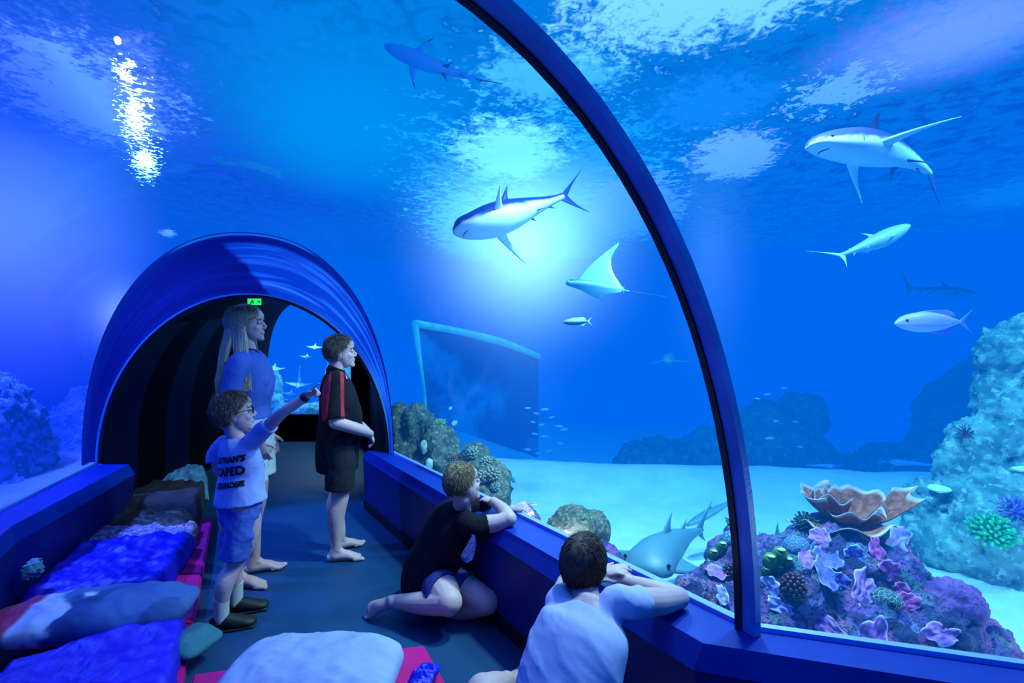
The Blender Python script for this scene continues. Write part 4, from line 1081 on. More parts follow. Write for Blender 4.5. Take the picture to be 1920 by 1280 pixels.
def short_region(p, e):
    f, s, u = p
    if f > .045: return u > .062-e+.1*max(0, .075-f)*0
    if f > .018: return u > .030-e
    if f > -.02 and abs(s) > .05: return u > .006-e
    return u > -.045-e
def short_flow(fw=1.0, up=.0, dn=.6, lift=.35):
    def fl(p, n, rnd, L):
        top = max(0, n.z)
        cr = p-V((-.045, 0, .11)); cr = (cr-n*cr.dot(n)); cr = cr.normalized() if cr.length > 1e-4 else V((1, 0, 0))
        d = V((fw*(.3+.7*top)*.6, n.y*.3, -dn*(1-top)+up*top))+cr*top*.8+n*lift+V((rnd.gauss(0, .10), rnd.gauss(0, .10), rnd.gauss(0, .10)))
        d.normalize()
        q = p-n*.002; pts = [q]
        for i in range(3):
            q = q+d*L/3; d = (d-n*(.12 if lift > .2 else .24)+V((0, 0, -.06))).normalized(); pts.append(q)
        return pts
    return fl
blond = mat('hair_blond_mat', (.30, .22, .12), (.16, .11, .06), 60, .65, spec=.25)
sandy = mat('hair_sandy_mat', (.22, .16, .12), (.10, .07, .06), 60, .65, spec=.25)
brown = mat('hair_brown_mat', (.05, .032, .03), (.10, .06, .045), 60, .65, spec=.25)

# ---------------- boy standing in black and red polo shirt
o0 = V((-1.16, 3.19, 0)); a = math.radians(22); Lf = Fr(o0, (math.cos(a), math.sin(a), 0))
root = empty('person', o0); tag(root, 'barefoot boy in a black and red polo shirt standing with clasped hands', 'person')
bm = bmesh.new()
for s in (1, -1):
    an = Lf(-.01 if s < 0 else .02, s*.085, .075)
    limb(bm, [Lf(0, s*.075, .74), Lf(.02, s*.09, .60), Lf(.012, s*.088, .41), Lf(-.012, s*.088, .30), an+V((0, 0, .06)), an], [.072, .072, .056, .056, .036, .033])
    FOOTSIDE = s; foot(bm, an, Lf.d(1, s*.18, 0), .98)
tube(bm, [Lf(0, 0, .78), Lf(.015, 0, .92), Lf(0, 0, 1.06), Lf(-.01, 0, 1.17), Lf(-.012, 0, 1.22)], [(.14, .11), (.135, .12), (.145, .11), (.13, .08), (.06, .05)], side=Lf.d(0, 1, 0))
tube(bm, [Lf(-.015, 0, 1.18), Lf(.0, 0, 1.29)], [.052, .048])
Hd = Fr(Lf(.018, 0, 1.35), Lf.d(1, -.05, .07), Lf.d(-.05, 0, 1)); head(bm, Hd, .95)
RW, LW = Lf(.205, -.045, .80), Lf(.205, .05, .79)
limb(bm, [Lf(-.005, -.155, 1.16), Lf(-.03, -.20, 1.03), Lf(-.02, -.232, .92), Lf(.12, -.19, .86), RW], [.050, .045, .038, .037, .026])
limb(bm, [Lf(-.005, .155, 1.16), Lf(-.03, .20, 1.03), Lf(-.02, .232, .92), Lf(.12, .19, .85), LW], [.050, .045, .038, .037, .026])
hand(bm, RW, Lf.d(.35, .55, -.75), Lf.d(-.9, .2, -.3), Lf.d(0, .5, .8), .85, (.5, .5, .55, .6))
hand(bm, LW, Lf.d(.35, -.5, -.8), Lf.d(-.9, -.2, -.3), Lf.d(.3, -.5, .8), .85, (.5, .5, .5, .5))
body = link('body', fuse(bm, .0040, 5), skin_a, root)
eyes(root, Hd, .95)
hair_obj(root, Hd, .97, sandy, short_region, short_flow(.6, .15, .8, .30), 3600, (.016, .030), .0014, seed=2)
shirt_k = mat('polo_black_mat', (.004, .004, .008), (.010, .008, .016), 14, .85, .25, 300, .2); red = mat('polo_red_mat', (.55, .02, .04), (.42, .015, .03), 30, .7, .25, 300, .3)
bm = bmesh.new()
tube(bm, [Lf(.0, 0, .575), Lf(0, 0, .70), Lf(.02, 0, .88), Lf(.005, 0, 1.04), Lf(-.012, 0, 1.15), Lf(-.014, 0, 1.215)], [(.155, .135), (.155, .138), (.155, .142), (.160, .125), (.15, .095), (.07, .062)], side=Lf.d(0, 1, 0), n=28, flat0=True, flat1=True)
for s in (1, -1): tube(bm, [Lf(-.01, s*.10, 1.185), Lf(-.012, s*.165, 1.135), Lf(-.03, s*.205, 1.02), Lf(-.025, s*.226, .94)], [.060, .070, .066, .069], side=Lf.d(1, 0, 0), flat1=True)
tube(bm, [Lf(-.022, 0, 1.205), Lf(-.004, 0, 1.25)], [(.066, .062), (.060, .058)], side=Lf.d(0, 1, 0), flat0=True, flat1=True)
inv = Lf.M.transposed()
def polo(c):
    q = inv @ (c-Lf.o); f, l, u = q
    if abs(l) < .075 or u < .90: return 0
    # back and front red panels of the raglan sleeve
    fb = f+.02
    w0 = .035*(1.22-u)/.3
    if -.012-w0-.050 < fb < -.020-w0 and u > .93: return 1
    if .030 < fb < .052 and abs(l) > .10 and u > .92: return 1
    return 0
garment(root, 'polo_shirt', bm, [shirt_k, red], .006, .006, 9, 3, classify=polo)
bm = bmesh.new()
tube(bm, [Lf(0, 0, .70), Lf(0, 0, .80)], [(.15, .125), (.15, .125)], side=Lf.d(0, 1, 0), n=24)
for s in (1, -1): tube(bm, [Lf(0, s*.075, .78), Lf(.015, s*.085, .62), Lf(.012, s*.088, .465)], [.098, .095, .092], flat1=True)
garment(root, 'shorts', bm, mat('shorts_black_mat', (.006, .006, .014), (.012, .012, .02), 20, .9, .2, 200), .007, .004, 12, 5)

# ---------------- small boy pointing
o0 = V((-1.395, 2.46, 0)); a = math.radians(58); Lf = Fr(o0, (math.cos(a), math.sin(a), 0))
root = empty('person', o0); tag(root, 'small boy in glasses and a printed blue t-shirt pointing to the right', 'person')
bm = bmesh.new(); ank = {}
for s, (fx, fl) in ((1, (.02, .075)), (-1, (-.10, -.02))):
    an = Lf(fx, fl, .075); ank[s] = an
    limb(bm, [Lf(-.01, s*.062, .60), Lf(.0, s*.062, .45), Lf((fx)*.5+.005, (s*.062+fl)/2, .31), Lf(fx*.8-.01, (s*.062+fl*2)/3, .23), an+V((0, 0, .05)), an], [.072, .062, .043, .044, .030, .028])
tube(bm, [Lf(0, 0, .58), Lf(.01, 0, .68), Lf(0, 0, .80), Lf(-.01, 0, .89), Lf(-.01, 0, .93)], [(.105, .08), (.10, .085), (.11, .08), (.095, .06), (.045, .04)], side=Lf.d(0, 1, 0))
Hd = Fr(at(438, 774, 2.45)+V((0, 0, .0)), (.80, .52, .12), (-.12, .0, 1)); kk = .92
tube(bm, [Lf(-.01, 0, .90), Hd(-.02, 0, -.05)], [.040, .040]); head(bm, Hd, kk)
sh, el, wr = at(488, 812, 2.42), at(531, 773, 2.34), at(576, 742, 2.34)
limb(bm, [sh, (sh+el)/2, el, (el+wr)/2, wr], [.036, .032, .026, .025, .019])
dr = (at(604, 722, 2.33)-wr)
hand(bm, wr, dr, (.1, -.5, -.8), (.1, -.75, .5), .70, (.05, .95, 1.05, 1.15), (.8, .4, .6))
lsh, lel, lwr = Lf(-.01, .115, .88), at(407, 872, 2.56), at(425, 905, 2.66)
limb(bm, [lsh, (lsh+lel)/2+V((-.015, 0, 0)), lel, (lel+lwr)/2, lwr], [.036, .031, .026, .025, .019])
hand(bm, lwr, V((.4, .7, -.4)), (.9, 0, 0), (0, 0, 1), .65)
link('body', fuse(bm, .0036, 5), skin_a, root); eyes(root, Hd, kk)
hair_obj(root, Hd, kk*1.02, sandy, short_region, short_flow(.6, .15, .9, .30), 3800, (.018, .036), .0015, seed=5)
bm = bmesh.new()   # glasses
for s in (1, -1):
    c = Hd(.098*kk, s*.033*kk, .0); pts = [c+Hd.M @ V((-.004*abs(math.cos(x)), math.cos(x)*.024*kk, math.sin(x)*.018*kk)) for x in [2*PI*i/14 for i in range(15)]]
    tube(bm, pts, [.0022]*15, n=6, sub=1); tube(bm, [Hd(.096*kk, s*.056*kk, .006*kk), Hd(.05*kk, s*.078*kk, .006*kk), Hd(-.01*kk, s*.086*kk, .0)], [.0024]*3, n=6)
tube(bm, [Hd(.099*kk, .011*kk, .003), Hd(.102*kk, 0, .006), Hd(.099*kk, -.011*kk, .003)], [.002]*3, n=6)
link('glasses', bm2me(bm), mat('glasses_mat', (.002, .002, .003), None, rough=.3), root)
bm = bmesh.new(); dd = (wr-el).normalized()
tube(bm, [wr-dd*.024, wr-dd*.012, wr], [.0235, .025, .0235], n=16, flat0=True, flat1=True); link('wristband', bm2me(bm), mat('wristband_mat', (.25, .01, .02), (.01, .01, .01), 60, .5), root)
tee = mat('tee_blue_mat', (.30, .38, .74), (.26, .33, .68), 8, .85, .08, 260, .2)
bm = bmesh.new()
tube(bm, [Lf(.0, -.01, .60), Lf(0, -.005, .66), Lf(.01, 0, .74), Lf(.0, 0, .82), Lf(-.012, 0, .885), Lf(-.012, 0, .93)], [(.148, .115), (.135, .105), (.125, .098), (.128, .09), (.112, .072), (.052, .048)], side=Lf.d(0, 1, 0), n=28, flat0=True, flat1=True)
tube(bm, [Lf(-.01, -.06, .88), sh, at(498, 803, 2.40), at(507, 796, 2.385)], [.044, .046, .044, .045], flat1=True, side=(0, 0, 1))
tube(bm, [Lf(-.01, .06, .88), lsh, (lsh+lel)/2+V((-.018, 0, -.0)), (lsh+lel)/2+V((-.018, 0, -.03))], [.045, .052, .052, .056], flat1=True)
tsh = garment(root, 't_shirt', bm, tee, .006, .005, 11, 7)
# lettering on the back, laid onto the cloth
bv = BVHTree.FromPolygons([v.co[:] for v in tsh.data.vertices], [p.vertices[:] for p in tsh.data.polygons])
def letters(txt, size, c, ax, upv, shear, root_, m, bold=.006, bvh=None, nrm=None, off=.0045, name='lettering', arc_=0, sx=1):
    cu = bpy.data.curves.new('txt', 'FONT'); cu.body = txt; cu.size = size; cu.align_x = 'CENTER'; cu.offset = bold; cu.shear = shear; cu.resolution_u = 3; cu.space_character = 1.04
    o = bpy.data.objects.new('txt', cu); COL.objects.link(o)
    dg = bpy.context.evaluated_depsgraph_get(); me = bpy.data.meshes.new_from_object(o.evaluated_get(dg)); bpy.data.objects.remove(o)
    bm = bmesh.new(); bm.from_mesh(me); bpy.data.meshes.remove(me)
    bmesh.ops.triangulate(bm, faces=bm.faces)
    for _ in range(4):
        es = [e for e in bm.edges if e.calc_length() > .012]
        if not es: break
        bmesh.ops.subdivide_edges(bm, edges=es, cuts=1); bmesh.ops.triangulate(bm, faces=bm.faces)
    for v in bm.verts:
        x, y = v.co.x*sx, v.co.y+arc_*v.co.x**2
        p = c+ax*x+upv*y
        if bvh:
            h = bvh.ray_cast(p+nrm*.25, -nrm)
            if h[0] is not None: p = h[0]+(h[1]+nrm).normalized()*off
        v.co = p
    return link(name, bm2me(bm), m, root_, smooth=False)
ink = mat('print_ink_mat', (.002, .002, .01), None, rough=.8)
bn = -Lf.d(1, .10, 0).normalized(); axr = V((0, 0, 1)).cross(bn).normalized()
for txt, sz, u, dx, rr in (("GOTHAM'S", .038, .822, .046, .28), ("CAPED", .058, .758, .050, .28), ("CRUSADER", .034, .700, .052, .28)):
    ax = (axr+V((0, 0, 1))*rr*.6).normalized(); upv = (V((0, 0, 1))-axr*.12).normalized()
    letters(txt, sz, Lf(-.15, -dx, u), ax, upv, .15, tsh, ink, .0022, bv, bn, sx=.86)
denim = mat('denim_mat', (.05, .10, .42), (.09, .16, .55), 16, .85, .35, 220, .2)
bm = bmesh.new(); tube(bm, [Lf(0, 0, .52), Lf(0, 0, .63)], [(.115, .092), (.118, .096)], side=Lf.d(0, 1, 0), n=24)
for s, fx, fl in ((1, .02, .075), (-1, -.10, -.02)): tube(bm, [Lf(0, s*.055, .60), Lf(fx*.3, s*.06, .46), Lf(fx*.5, (s*.062+fl)/2, .345)], [.078, .072, .070], flat1=True)
garment(root, 'shorts', bm, denim, .006, .006, 14, 9)
sock_m = mat('sock_mat', (.35, .4, .7), (.55, .5, .12), 26, .9, stretch=(1, 1, 6)); shoe_m = mat('shoe_mat', (.004, .004, .006), (.012, .012, .015), 30, .6)
for s in (1, -1):
    an = ank[s]; D = (Lf.d(.75, -.65, 0)).normalized(); S = V((0, 0, 1)).cross(D)
    b = bmesh.new(); tube(b, [an+V((0, 0, .085)), an+V((0, 0, .04)), an-V((0, 0, .03))], [.036, .034, .034], n=16, flat0=True); link('sock', bm2me(b), sock_m, root)
    b = bmesh.new(); base = V((an.x, an.y, 0))
    tube(b, [base-D*.035+V((0, 0, .035)), base+V((0, 0, .042)), base+D*.06+V((0, 0, .034)), base+D*.12+V((0, 0, .024)), base+D*.145+V((0, 0, .02))], [(.030, .032), (.034, .040), (.037, .032), (.038, .023), (.028, .017)], side=S, n=18, sub=4)
    so = link('shoe', fuse(b, .005, 2), shoe_m, root)
    b = bmesh.new(); tube(b, [base-D*.045+V((0, 0, .008)), base+D*.05+V((0, 0, .007)), base+D*.15+V((0, 0, .008))], [(.036, .008), (.041, .008), (.036, .008)], side=S, n=14); link('sole', bm2me(b), mat('sole_mat', (.01, .01, .012), None), so)
    b = bmesh.new()
    for q in range(3):
        c = base+D*(.035+.022*q)+V((0, 0, .064-.008*q)); tube(b, [c-S*.020-V((0, 0, .006)), c, c+S*.020-V((0, 0, .006))], [.004]*3, n=6)
    link('laces', bm2me(b), mat('lace_mat', (.45, .6, .1), None), so)

# ---------------- woman in a blue polo shirt
o0 = V((-1.555, 2.87, 0)); a = math.radians(12); Lf = Fr(o0, (math.cos(a), math.sin(a), 0))
root = empty('person', o0); tag(root, 'woman with long fair hair in a blue polo shirt and pale shorts', 'person')
bm = bmesh.new()
for s in (1, -1):
    an = Lf(-.01 if s > 0 else -.05, s*.085, .08)
    limb(bm, [Lf(-.02, s*.085, .86), Lf(0, s*.085, .66), Lf(.01, s*.08, .46), Lf(-.02, s*.08, .33), an+V((0, 0, .07)), an], [.090, .074, .052, .052, .034, .030])
    FOOTSIDE = s; foot(bm, an, Lf.d(1, s*.2, 0), 1.0)
tube(bm, [Lf(-.01, 0, .86), Lf(.0, 0, 1.02), Lf(.0, 0, 1.16), Lf(-.01, 0, 1.29), Lf(-.02, 0, 1.36)], [(.135, .10), (.11, .08), (.12, .09), (.12, .07), (.055, .048)], side=Lf.d(0, 1, 0))
Hd = Fr(at(465, 607, 2.86), Lf.d(1, -.03, .06), Lf.d(-.05, 0, 1)); kk = .94
tube(bm, [Lf(-.02, 0, 1.32), Hd(-.015, 0, -.06)], [.048, .046]); head(bm, Hd, kk, True)
rs, re, rw = Lf(-.03, -.142, 1.30), Lf(-.06, -.185, 1.05), Lf(.09, -.16, .85)
limb(bm, [rs, Lf(-.045, -.175, 1.18), re, Lf(.02, -.19, .95), rw], [.046, .042, .035, .033, .024])
hand(bm, rw, Lf.d(.25, .0, -1), Lf.d(0, 1, 0), Lf.d(1, 0, .2), .9)
ls, le, lw = Lf(-.03, .142, 1.30), Lf(-.04, .185, 1.05), Lf(.06, .17, .83)
limb(bm, [ls, Lf(-.04, .175, 1.18), le, Lf(.01, .19, .95), lw], [.046, .042, .035, .033, .024])
hand(bm, lw, Lf.d(.25, .0, -1), Lf.d(0, -1, 0), Lf.d(1, 0, .2), .9)
link('body', fuse(bm, .0040, 5), skin_b, root); eyes(root, Hd, kk)
def long_region(p, e):
    f, s, u = p
    if f > .05: return u > .058-e
    if f > .018: return u > .02-e
    return u > -.06-e
def long_flow(p, n, rnd, L):
    ang = math.atan2(p.y, p.x); sg = 1 if p.y > 0 else -1
    A = abs(ang)
    A = max(A, 1.12+.6*rnd.random())
    pts = [p-n*.003]; endu = -.33-.07*rnd.random()
    base = V((-.014, 0, .03)); R = V((.104, .088, .100))
    z0 = max(-.98, min(.98, (p.z-base.z)/R.z)); el0 = math.asin(z0)
    j = rnd.uniform(.94, 1.06)
    for i in range(1, 6):
        f = i/5; el = el0+(-.55-el0)*f; aa = abs(ang)+(A-abs(ang))*min(1, f*1.5); q = math.cos(el)
        pts.append(V((base.x+R.x*q*math.cos(aa)*j-.004*i, sg*R.y*q*math.sin(aa)*j, base.z+R.z*math.sin(el)*j)))
    l = pts[-1]
    for i in range(1, 6):
        f = i/5; fr = max(0, math.cos(A)*1.0+.25)
        pts.append(V((l.x*(1+.1*f)+(-.055*f if A > 1.9 else .035*f)+.006*math.sin(f*6+j*20), l.y+sg*(.012*f+.062*f*f)*(.6+.5*j-.1)*(1 if A < 2.3 else .4), l.z+(endu-l.z)*f)))
    return pts
hm = NT('hair_long_mat'); gz = hm.n('SeparateXYZ', {0: hm.n('TexCoord').outputs['Object']}).outputs[2]
hc = hm.mix(hm.step(gz, 1.46, 1.62), (.75, .62, .42), (.09, .06, .045)); hc = hm.mix(hm.math('MULTIPLY', hm.n('TexNoise', {'Vector': hm.n('Mapping', {'Vector': hm.n('TexCoord').outputs['Object'], 'Scale': (90, 90, 4)}).outputs[0], 'Scale': 1}).outputs[0], .55), hc, (.12, .08, .05))
hairl = hm.surf(hm.n('BsdfPrincipled', {'Base Color': mcol(hc), 'Roughness': .4}))
hair_obj(root, Hd, kk*1.04, hairl, long_region, long_flow, 4200, (.3, .4), .0022, seed=9, cap=1.05)
polo_b = mat('polo_blue_mat', (.06, .13, .48), (.05, .11, .42), 9, .8, .25, 260, .2)
bm = bmesh.new()
tube(bm, [Lf(.0, 0, .965), Lf(.0, 0, 1.05), Lf(.018, 0, 1.16), Lf(.01, 0, 1.24), Lf(-.012, 0, 1.31), Lf(-.03, 0, 1.352)], [(.145, .112), (.130, .098), (.138, .105), (.142, .098), (.138, .082), (.068, .056)], side=Lf.d(0, 1, 0), n=28, flat0=True, flat1=True)
for s in (1, -1):
    ellip(bm, Lf(.068, s*.06, 1.19), (.048, .05, .05))
    tube(bm, [Lf(-.02, s*.08, 1.315), Lf(-.03, s*.140, 1.285), Lf(-.045, s*.175, 1.18), Lf(-.05, s*.186, 1.12)], [.050, .060, .056, .057], side=Lf.d(1, 0, 0), flat1=True)
tube(bm, [Lf(-.045, 0, 1.33), Lf(-.03, 0, 1.375)], [(.066, .05), (.064, .045)], side=Lf.d(0, 1, 0), flat0=True, flat1=True)
garment(root, 'polo_shirt', bm, polo_b, .0065, .005, 9, 13)
bm = bmesh.new(); tube(bm, [Lf(-.036, 0, 1.335), Lf(-.030, 0, 1.365), Lf(-.024, 0, 1.388)], [(.074, .062), (.064, .054), (.060, .052)], side=Lf.d(0, 1, 0), n=24, flat0=True, flat1=True)
tube(bm, [Lf(.03, -.03, 1.36), Lf(.075, -.03, 1.29), Lf(.09, -.01, 1.23)], [.014, .014, .006], n=8); tube(bm, [Lf(.03, .03, 1.36), Lf(.075, .03, 1.29), Lf(.09, .01, 1.23)], [.014, .014, .006], n=8)
link('collar', bm2me(bm), mat('collar_navy_mat', (.01, .02, .10), None, rough=.8), root)
bm = bmesh.new(); tube(bm, [Lf(-.01, 0, .80), Lf(-.005, 0, .99)], [(.165, .135), (.14, .112)], side=Lf.d(0, 1, 0), n=24)
for s in (1, -1): tube(bm, [Lf(-.01, s*.08, .86), Lf(0, s*.088, .70), Lf(.005, s*.09, .60)], [.104, .104, .108], flat1=True)
garment(root, 'shorts', bm, mat('shorts_pale_mat', (.50, .60, .62), (.42, .52, .58), 20, .85, .2, 200), .007, .005, 12, 15)
bm = bmesh.new(); tube(bm, [rw+V((0, 0, .022)), rw+V((0.004, 0, .010))], [.029, .029], n=16, flat0=True, flat1=True); link('bracelet', bm2me(bm), mat('bracelet_mat', (.3, .3, .32), None, rough=.3, metal=.8), root)

# ---------------- boy in black t-shirt sitting on the floor, arms on the ledge
root = empty('person', (-.42, 2.55, 0)); tag(root, 'fair haired boy in a black t-shirt sitting with his arms on the ledge', 'person')
pel, wst, chs, nek = V((-.43, 2.60, .14)), V((-.40, 2.59, .27)), V((-.33, 2.57, .43)), V((-.265, 2.56, .545))
sd = V((.45, -.89, 0)); bm = bmesh.new()       # towards his right
tube(bm, [pel, wst, chs, nek-V((.03, 0, .045)), nek], [(.145, .12), (.13, .11), (.135, .095), (.12, .07), (.05, .045)], side=sd)
Hd = Fr(at(868, 907, 2.50), (.78, .60, .16), (-.06, .05, 1)); kk = .93
tube(bm, [nek-V((0, 0, .03)), Hd(-.02, 0, -.06)], [.048, .047]); head(bm, Hd, kk)
rs = at(897, 985, 2.42); re = at(955, 972, 2.40); rw = at(925, 940, 2.60)
limb(bm, [rs-V((.03, 0, 0)), (rs+re)/2+V((0, -.005, -.005)), re, (re+rw)/2+V((.01, 0, 0)), rw], [.050, .044, .036, .035, .025])
hand(bm, rw, V((-.6, .5, .05)), (0, .2, -1), (.6, .8, 0), .8, (.3, .3, .35, .4))
ls = at(885, 950, 2.66); le = at(935, 975, 2.72); lw = at(962, 955, 2.58)
limb(bm, [ls, (ls+le)/2, le, (le+lw)/2, lw], [.048, .043, .036, .034, .025])
hand(bm, lw, V((.75, -.3, .25)), (.1, .3, -1), (.0, .3, 1), .9, (.1, .6, .7, .8), (.4, .9, .2))
# legs folded to the side: thigh forward to the knee, shin back to the foot
k1 = at(842, 1128, 2.31); h1 = pel+sd*.09+V((0, 0, -.02)); a1 = at(735, 1128, 2.44)
limb(bm, [h1, (h1+k1)/2+V((0, -.02, .035)), k1, (k1*.6+a1*.4)+V((0, 0, -.005)), a1+(k1-a1)*.15, a1], [.088, .084, .062, .055, .036, .031])
k2 = at(912, 1128, 2.40); h2 = pel-sd*.04+V((.06, 0, -.02)); a2 = at(770, 1155, 2.62)
limb(bm, [h2, (h2+k2)/2+V((.0, -.02, .02)), k2, k2*.6+a2*.4+V((0, .02, -.03)), a2], [.088, .080, .060, .048, .032])
FOOTSIDE = 1; foot(bm, a1, (at(662, 1148, 2.42)-a1), .92, .030, (-.25, -.75, .5)); FOOTSIDE = -1; foot(bm, a2, (-.7, -.4, -.1), .9, .03, (-.2, -.3, .9))
link('body', fuse(bm, .0040, 5), skin_a, root); eyes(root, Hd, kk)
hair_obj(root, Hd, kk*1.02, blond, short_region, short_flow(.45, .1, .8, .28), 4200, (.012, .022), .0013, seed=12)
teek = mat('tee_black_mat', (.004, .004, .009), (.010, .008, .018), 12, .85, .3, 260, .2)
bm = bmesh.new()
tube(bm, [pel-V((.02, .0, .05)), pel+V((-.01, 0, .03)), wst, chs-V((.005, 0, 0)), nek-V((.03, 0, .05)), nek+V((0, 0, .0))], [(.175, .15), (.175, .148), (.158, .135), (.158, .115), (.135, .085), (.058, .052)], side=sd, n=28, flat1=True)
tube(bm, [nek-V((.03, 0, .055))+sd*.05, rs-V((.03, 0, 0)), rs+V((.02, 0, -.002)), rs+V((.045, 0.005, .0))], [.055, .066, .066, .070], flat1=True, side=(0, 0, 1))
tube(bm, [nek-V((.03, 0, .055))-sd*.05, ls, ls+(le-ls)*.45], [.055, .064, .066], flat1=True, side=(0, 0, 1))
sh_o = garment(root, 't_shirt', bm, teek, .0065, .006, 9, 17)
# pale abstract print on the chest side
bv = BVHTree.FromPolygons([v.co[:] for v in sh_o.data.vertices], [p.vertices[:] for p in sh_o.data.polygons])
b = bmesh.new(); pr = [(893, 1000), (899, 1003), (896, 1013), (902, 1022), (898, 1035), (895, 1048), (884, 1055), (874, 1050), (872, 1040), (880, 1030), (884, 1020), (890, 1010)]
vs = []
for x, y in pr:
    h = bv.ray_cast(EYE, (at(x-8, y, 1)-EYE).normalized()); vs.append(b.verts.new((h[0] if h[0] is not None else at(x-8, y, 2.4))+V((0, -.004, .001))))
b.faces.new(vs); bmesh.ops.triangulate(b, faces=b.faces)
pm = mat('chest_print_mat', (.2, .35, .75), (.75, .75, .9), 55, .7, lo=.45, hi=.55); link('chest_print', bm2me(b), pm, sh_o, smooth=False)
bm = bmesh.new()
tube(bm, [pel+V((-.02, 0, -.04)), pel+V((.02, -.02, -.02))], [(.155, .115), (.155, .11)], side=sd)
tube(bm, [h1, (h1+k1)/2+V((-.005, -.015, .028)), h1+(k1-h1)*.58+V((0, -.02, .03))], [.098, .099, .098], flat1=True); tube(bm, [h2, (h2+k2)/2+V((0, -.02, .015)), h2+(k2-h2)*.6+V((0, -.02, .015))], [.095, .095, .092], flat1=True)
garment(root, 'shorts', bm, mat('shorts_navy_mat', (.01, .02, .16), (.015, .03, .2), 20, .85, .2, 200), .0065, .004, 12, 19)

# ---------------- boy in white t-shirt leaning on the ledge, seen from behind
root = empty('person', (.12, 1.42, 0)); tag(root, 'brown haired boy in a white t-shirt seen from behind, leaning on the ledge', 'person')
pel, wst, chs, nek = V((.08, 1.33, .14)), V((.12, 1.38, .30)), V((.20, 1.47, .475)), V((.252, 1.54, .585))
sd = V((.86, -.50, 0)); fw = V((.50, .86, 0)); bm = bmesh.new()
tube(bm, [pel, wst, chs, nek-fw*.035-V((0, 0, .045)), nek], [(.135, .11), (.125, .10), (.13, .09), (.12, .065), (.05, .045)], side=sd)
Hd = Fr(at(1097, 1056, 1.66), (.62, .78, .14), (-.02, -.10, 1)); kk = .88
tube(bm, [nek-V((0, 0, .04)), Hd(-.02, 0, -.06)], [.046, .046]); head(bm, Hd, kk)
rs = at(1178, 1133, 1.50); re = at(1272, 1120, 1.66); rw = at(1168, 1088, 1.78)
limb(bm, [rs-sd*.03, (rs+re)/2+V((0, 0, -.003)), re, (re+rw)/2, rw], [.048, .043, .035, .033, .024])
hand(bm, rw, V((-.8, .1, .15)), (0, .2, -1), (0, 1, .1), .82, (.2, .25, .3, .35))
ls = nek-sd*.108-V((0, 0, .045)); le = V((.20, 1.78, .52)); lw = V((.33, 1.80, .55))
limb(bm, [ls, (ls+le)/2, le, (le+lw)/2, lw], [.047, .042, .035, .033, .024])
hand(bm, lw, V((.8, -.1, .25)), (0, .2, -1), (0, 1, .1), .82, (.2, .25, .3, .35))
h1 = pel-sd*.07; k1 = at(905, 1300, 1.62); a1 = V((-.02, 1.92, .06))
limb(bm, [h1, (h1+k1)/2+V((0, 0, .02)), k1, (k1+a1)/2, a1], [.085, .078, .058, .050, .031])
FOOTSIDE = 1; foot(bm, a1, (.3, .5, 0), .85, .05)
h2 = pel+sd*.07; k2 = V((.36, 1.50, .09)); a2 = V((.10, 1.62, .05)); limb(bm, [h2, (h2+k2)/2, k2, (k2+a2)/2, a2], [.085, .078, .058, .045, .031])
link('body', fuse(bm, .0036, 5), skin_a, root); eyes(root, Hd, kk)
hair_obj(root, Hd, kk*1.03, brown, short_region, short_flow(.1, .0, 1.0, .05), 8000, (.028, .042), .0014, seed=15)
teew = mat('tee_white_mat', (.46, .48, .74), (.40, .43, .70), 8, .85, .08, 260, .2)
bm = bmesh.new()
tube(bm, [pel-V((.005, .01, .06)), pel+V((0, 0, .05)), wst, chs-fw*.004, nek-fw*.035-V((0, 0, .05)), nek-V((0, 0, .008))], [(.162, .14), (.158, .135), (.147, .124), (.156, .114), (.142, .084), (.060, .054)], side=sd, n=28, flat1=True)
tube(bm, [nek-fw*.03+sd*.05-V((0, 0, .05)), rs-sd*.04, rs, rs+(re-rs)*.24], [.052, .052, .050, .051], flat1=True, side=(0, 0, 1))
tube(bm, [nek-fw*.03-sd*.05-V((0, 0, .05)), ls, ls+(le-ls)*.35], [.052, .052, .052], flat1=True, side=(0, 0, 1))
garment(root, 't_shirt', bm, teew, .006, .007, 9, 23, 9)
bm = bmesh.new()
tube(bm, [pel+V((0, 0, -.05)), pel+V((0, 0, .04))], [(.15, .12), (.15, .12)], side=sd)
tube(bm, [h1, (h1+k1)/2+V((0, 0, .015)), h1+(k1-h1)*.80+V((0, 0, .012))], [.096, .096, .086], flat1=True); tube(bm, [h2, h2+(k2-h2)*.6], [.094, .090], flat1=True)
garment(root, 'shorts', bm, mat('shorts_blue_mat', (.01, .03, .35), (.015, .04, .42), 20, .8, .2, 200), .0065, .004, 12, 25)
for o in [x for x in bpy.data.objects if x.type == 'EMPTY' and x.name.startswith('person')]:
    for c in o.children: c.location = -o.location
# ================================================================ bedding and mats
def mrg(i): # mat strip: right-hand edge and left edge along the floor
    pass
magenta = mat('mat_vinyl_mat', (.60, .008, .20), (.50, .006, .16), 5, .45, .1, 160, .4)
def slab_xy(name, pts, z0, z1, m, label, cat_='mat', bev=.008, group=None):
    bm = bmesh.new(); lo = [bm.verts.new((p[0], p[1], z0)) for p in pts]
    f = bm.faces.new(lo); r = bmesh.ops.extrude_face_region(bm, geom=[f])
    for v in r['geom']:
        if isinstance(v, bmesh.types.BMVert): v.co.z = z1
    bmesh.ops.recalc_face_normals(bm, faces=bm.faces)
    bmesh.ops.bevel(bm, geom=bm.edges[:], offset=bev, segments=2, affect='EDGES')
    o = link(name, bm2me(bm), m, smooth=False); return tag(o, label, cat_, group)
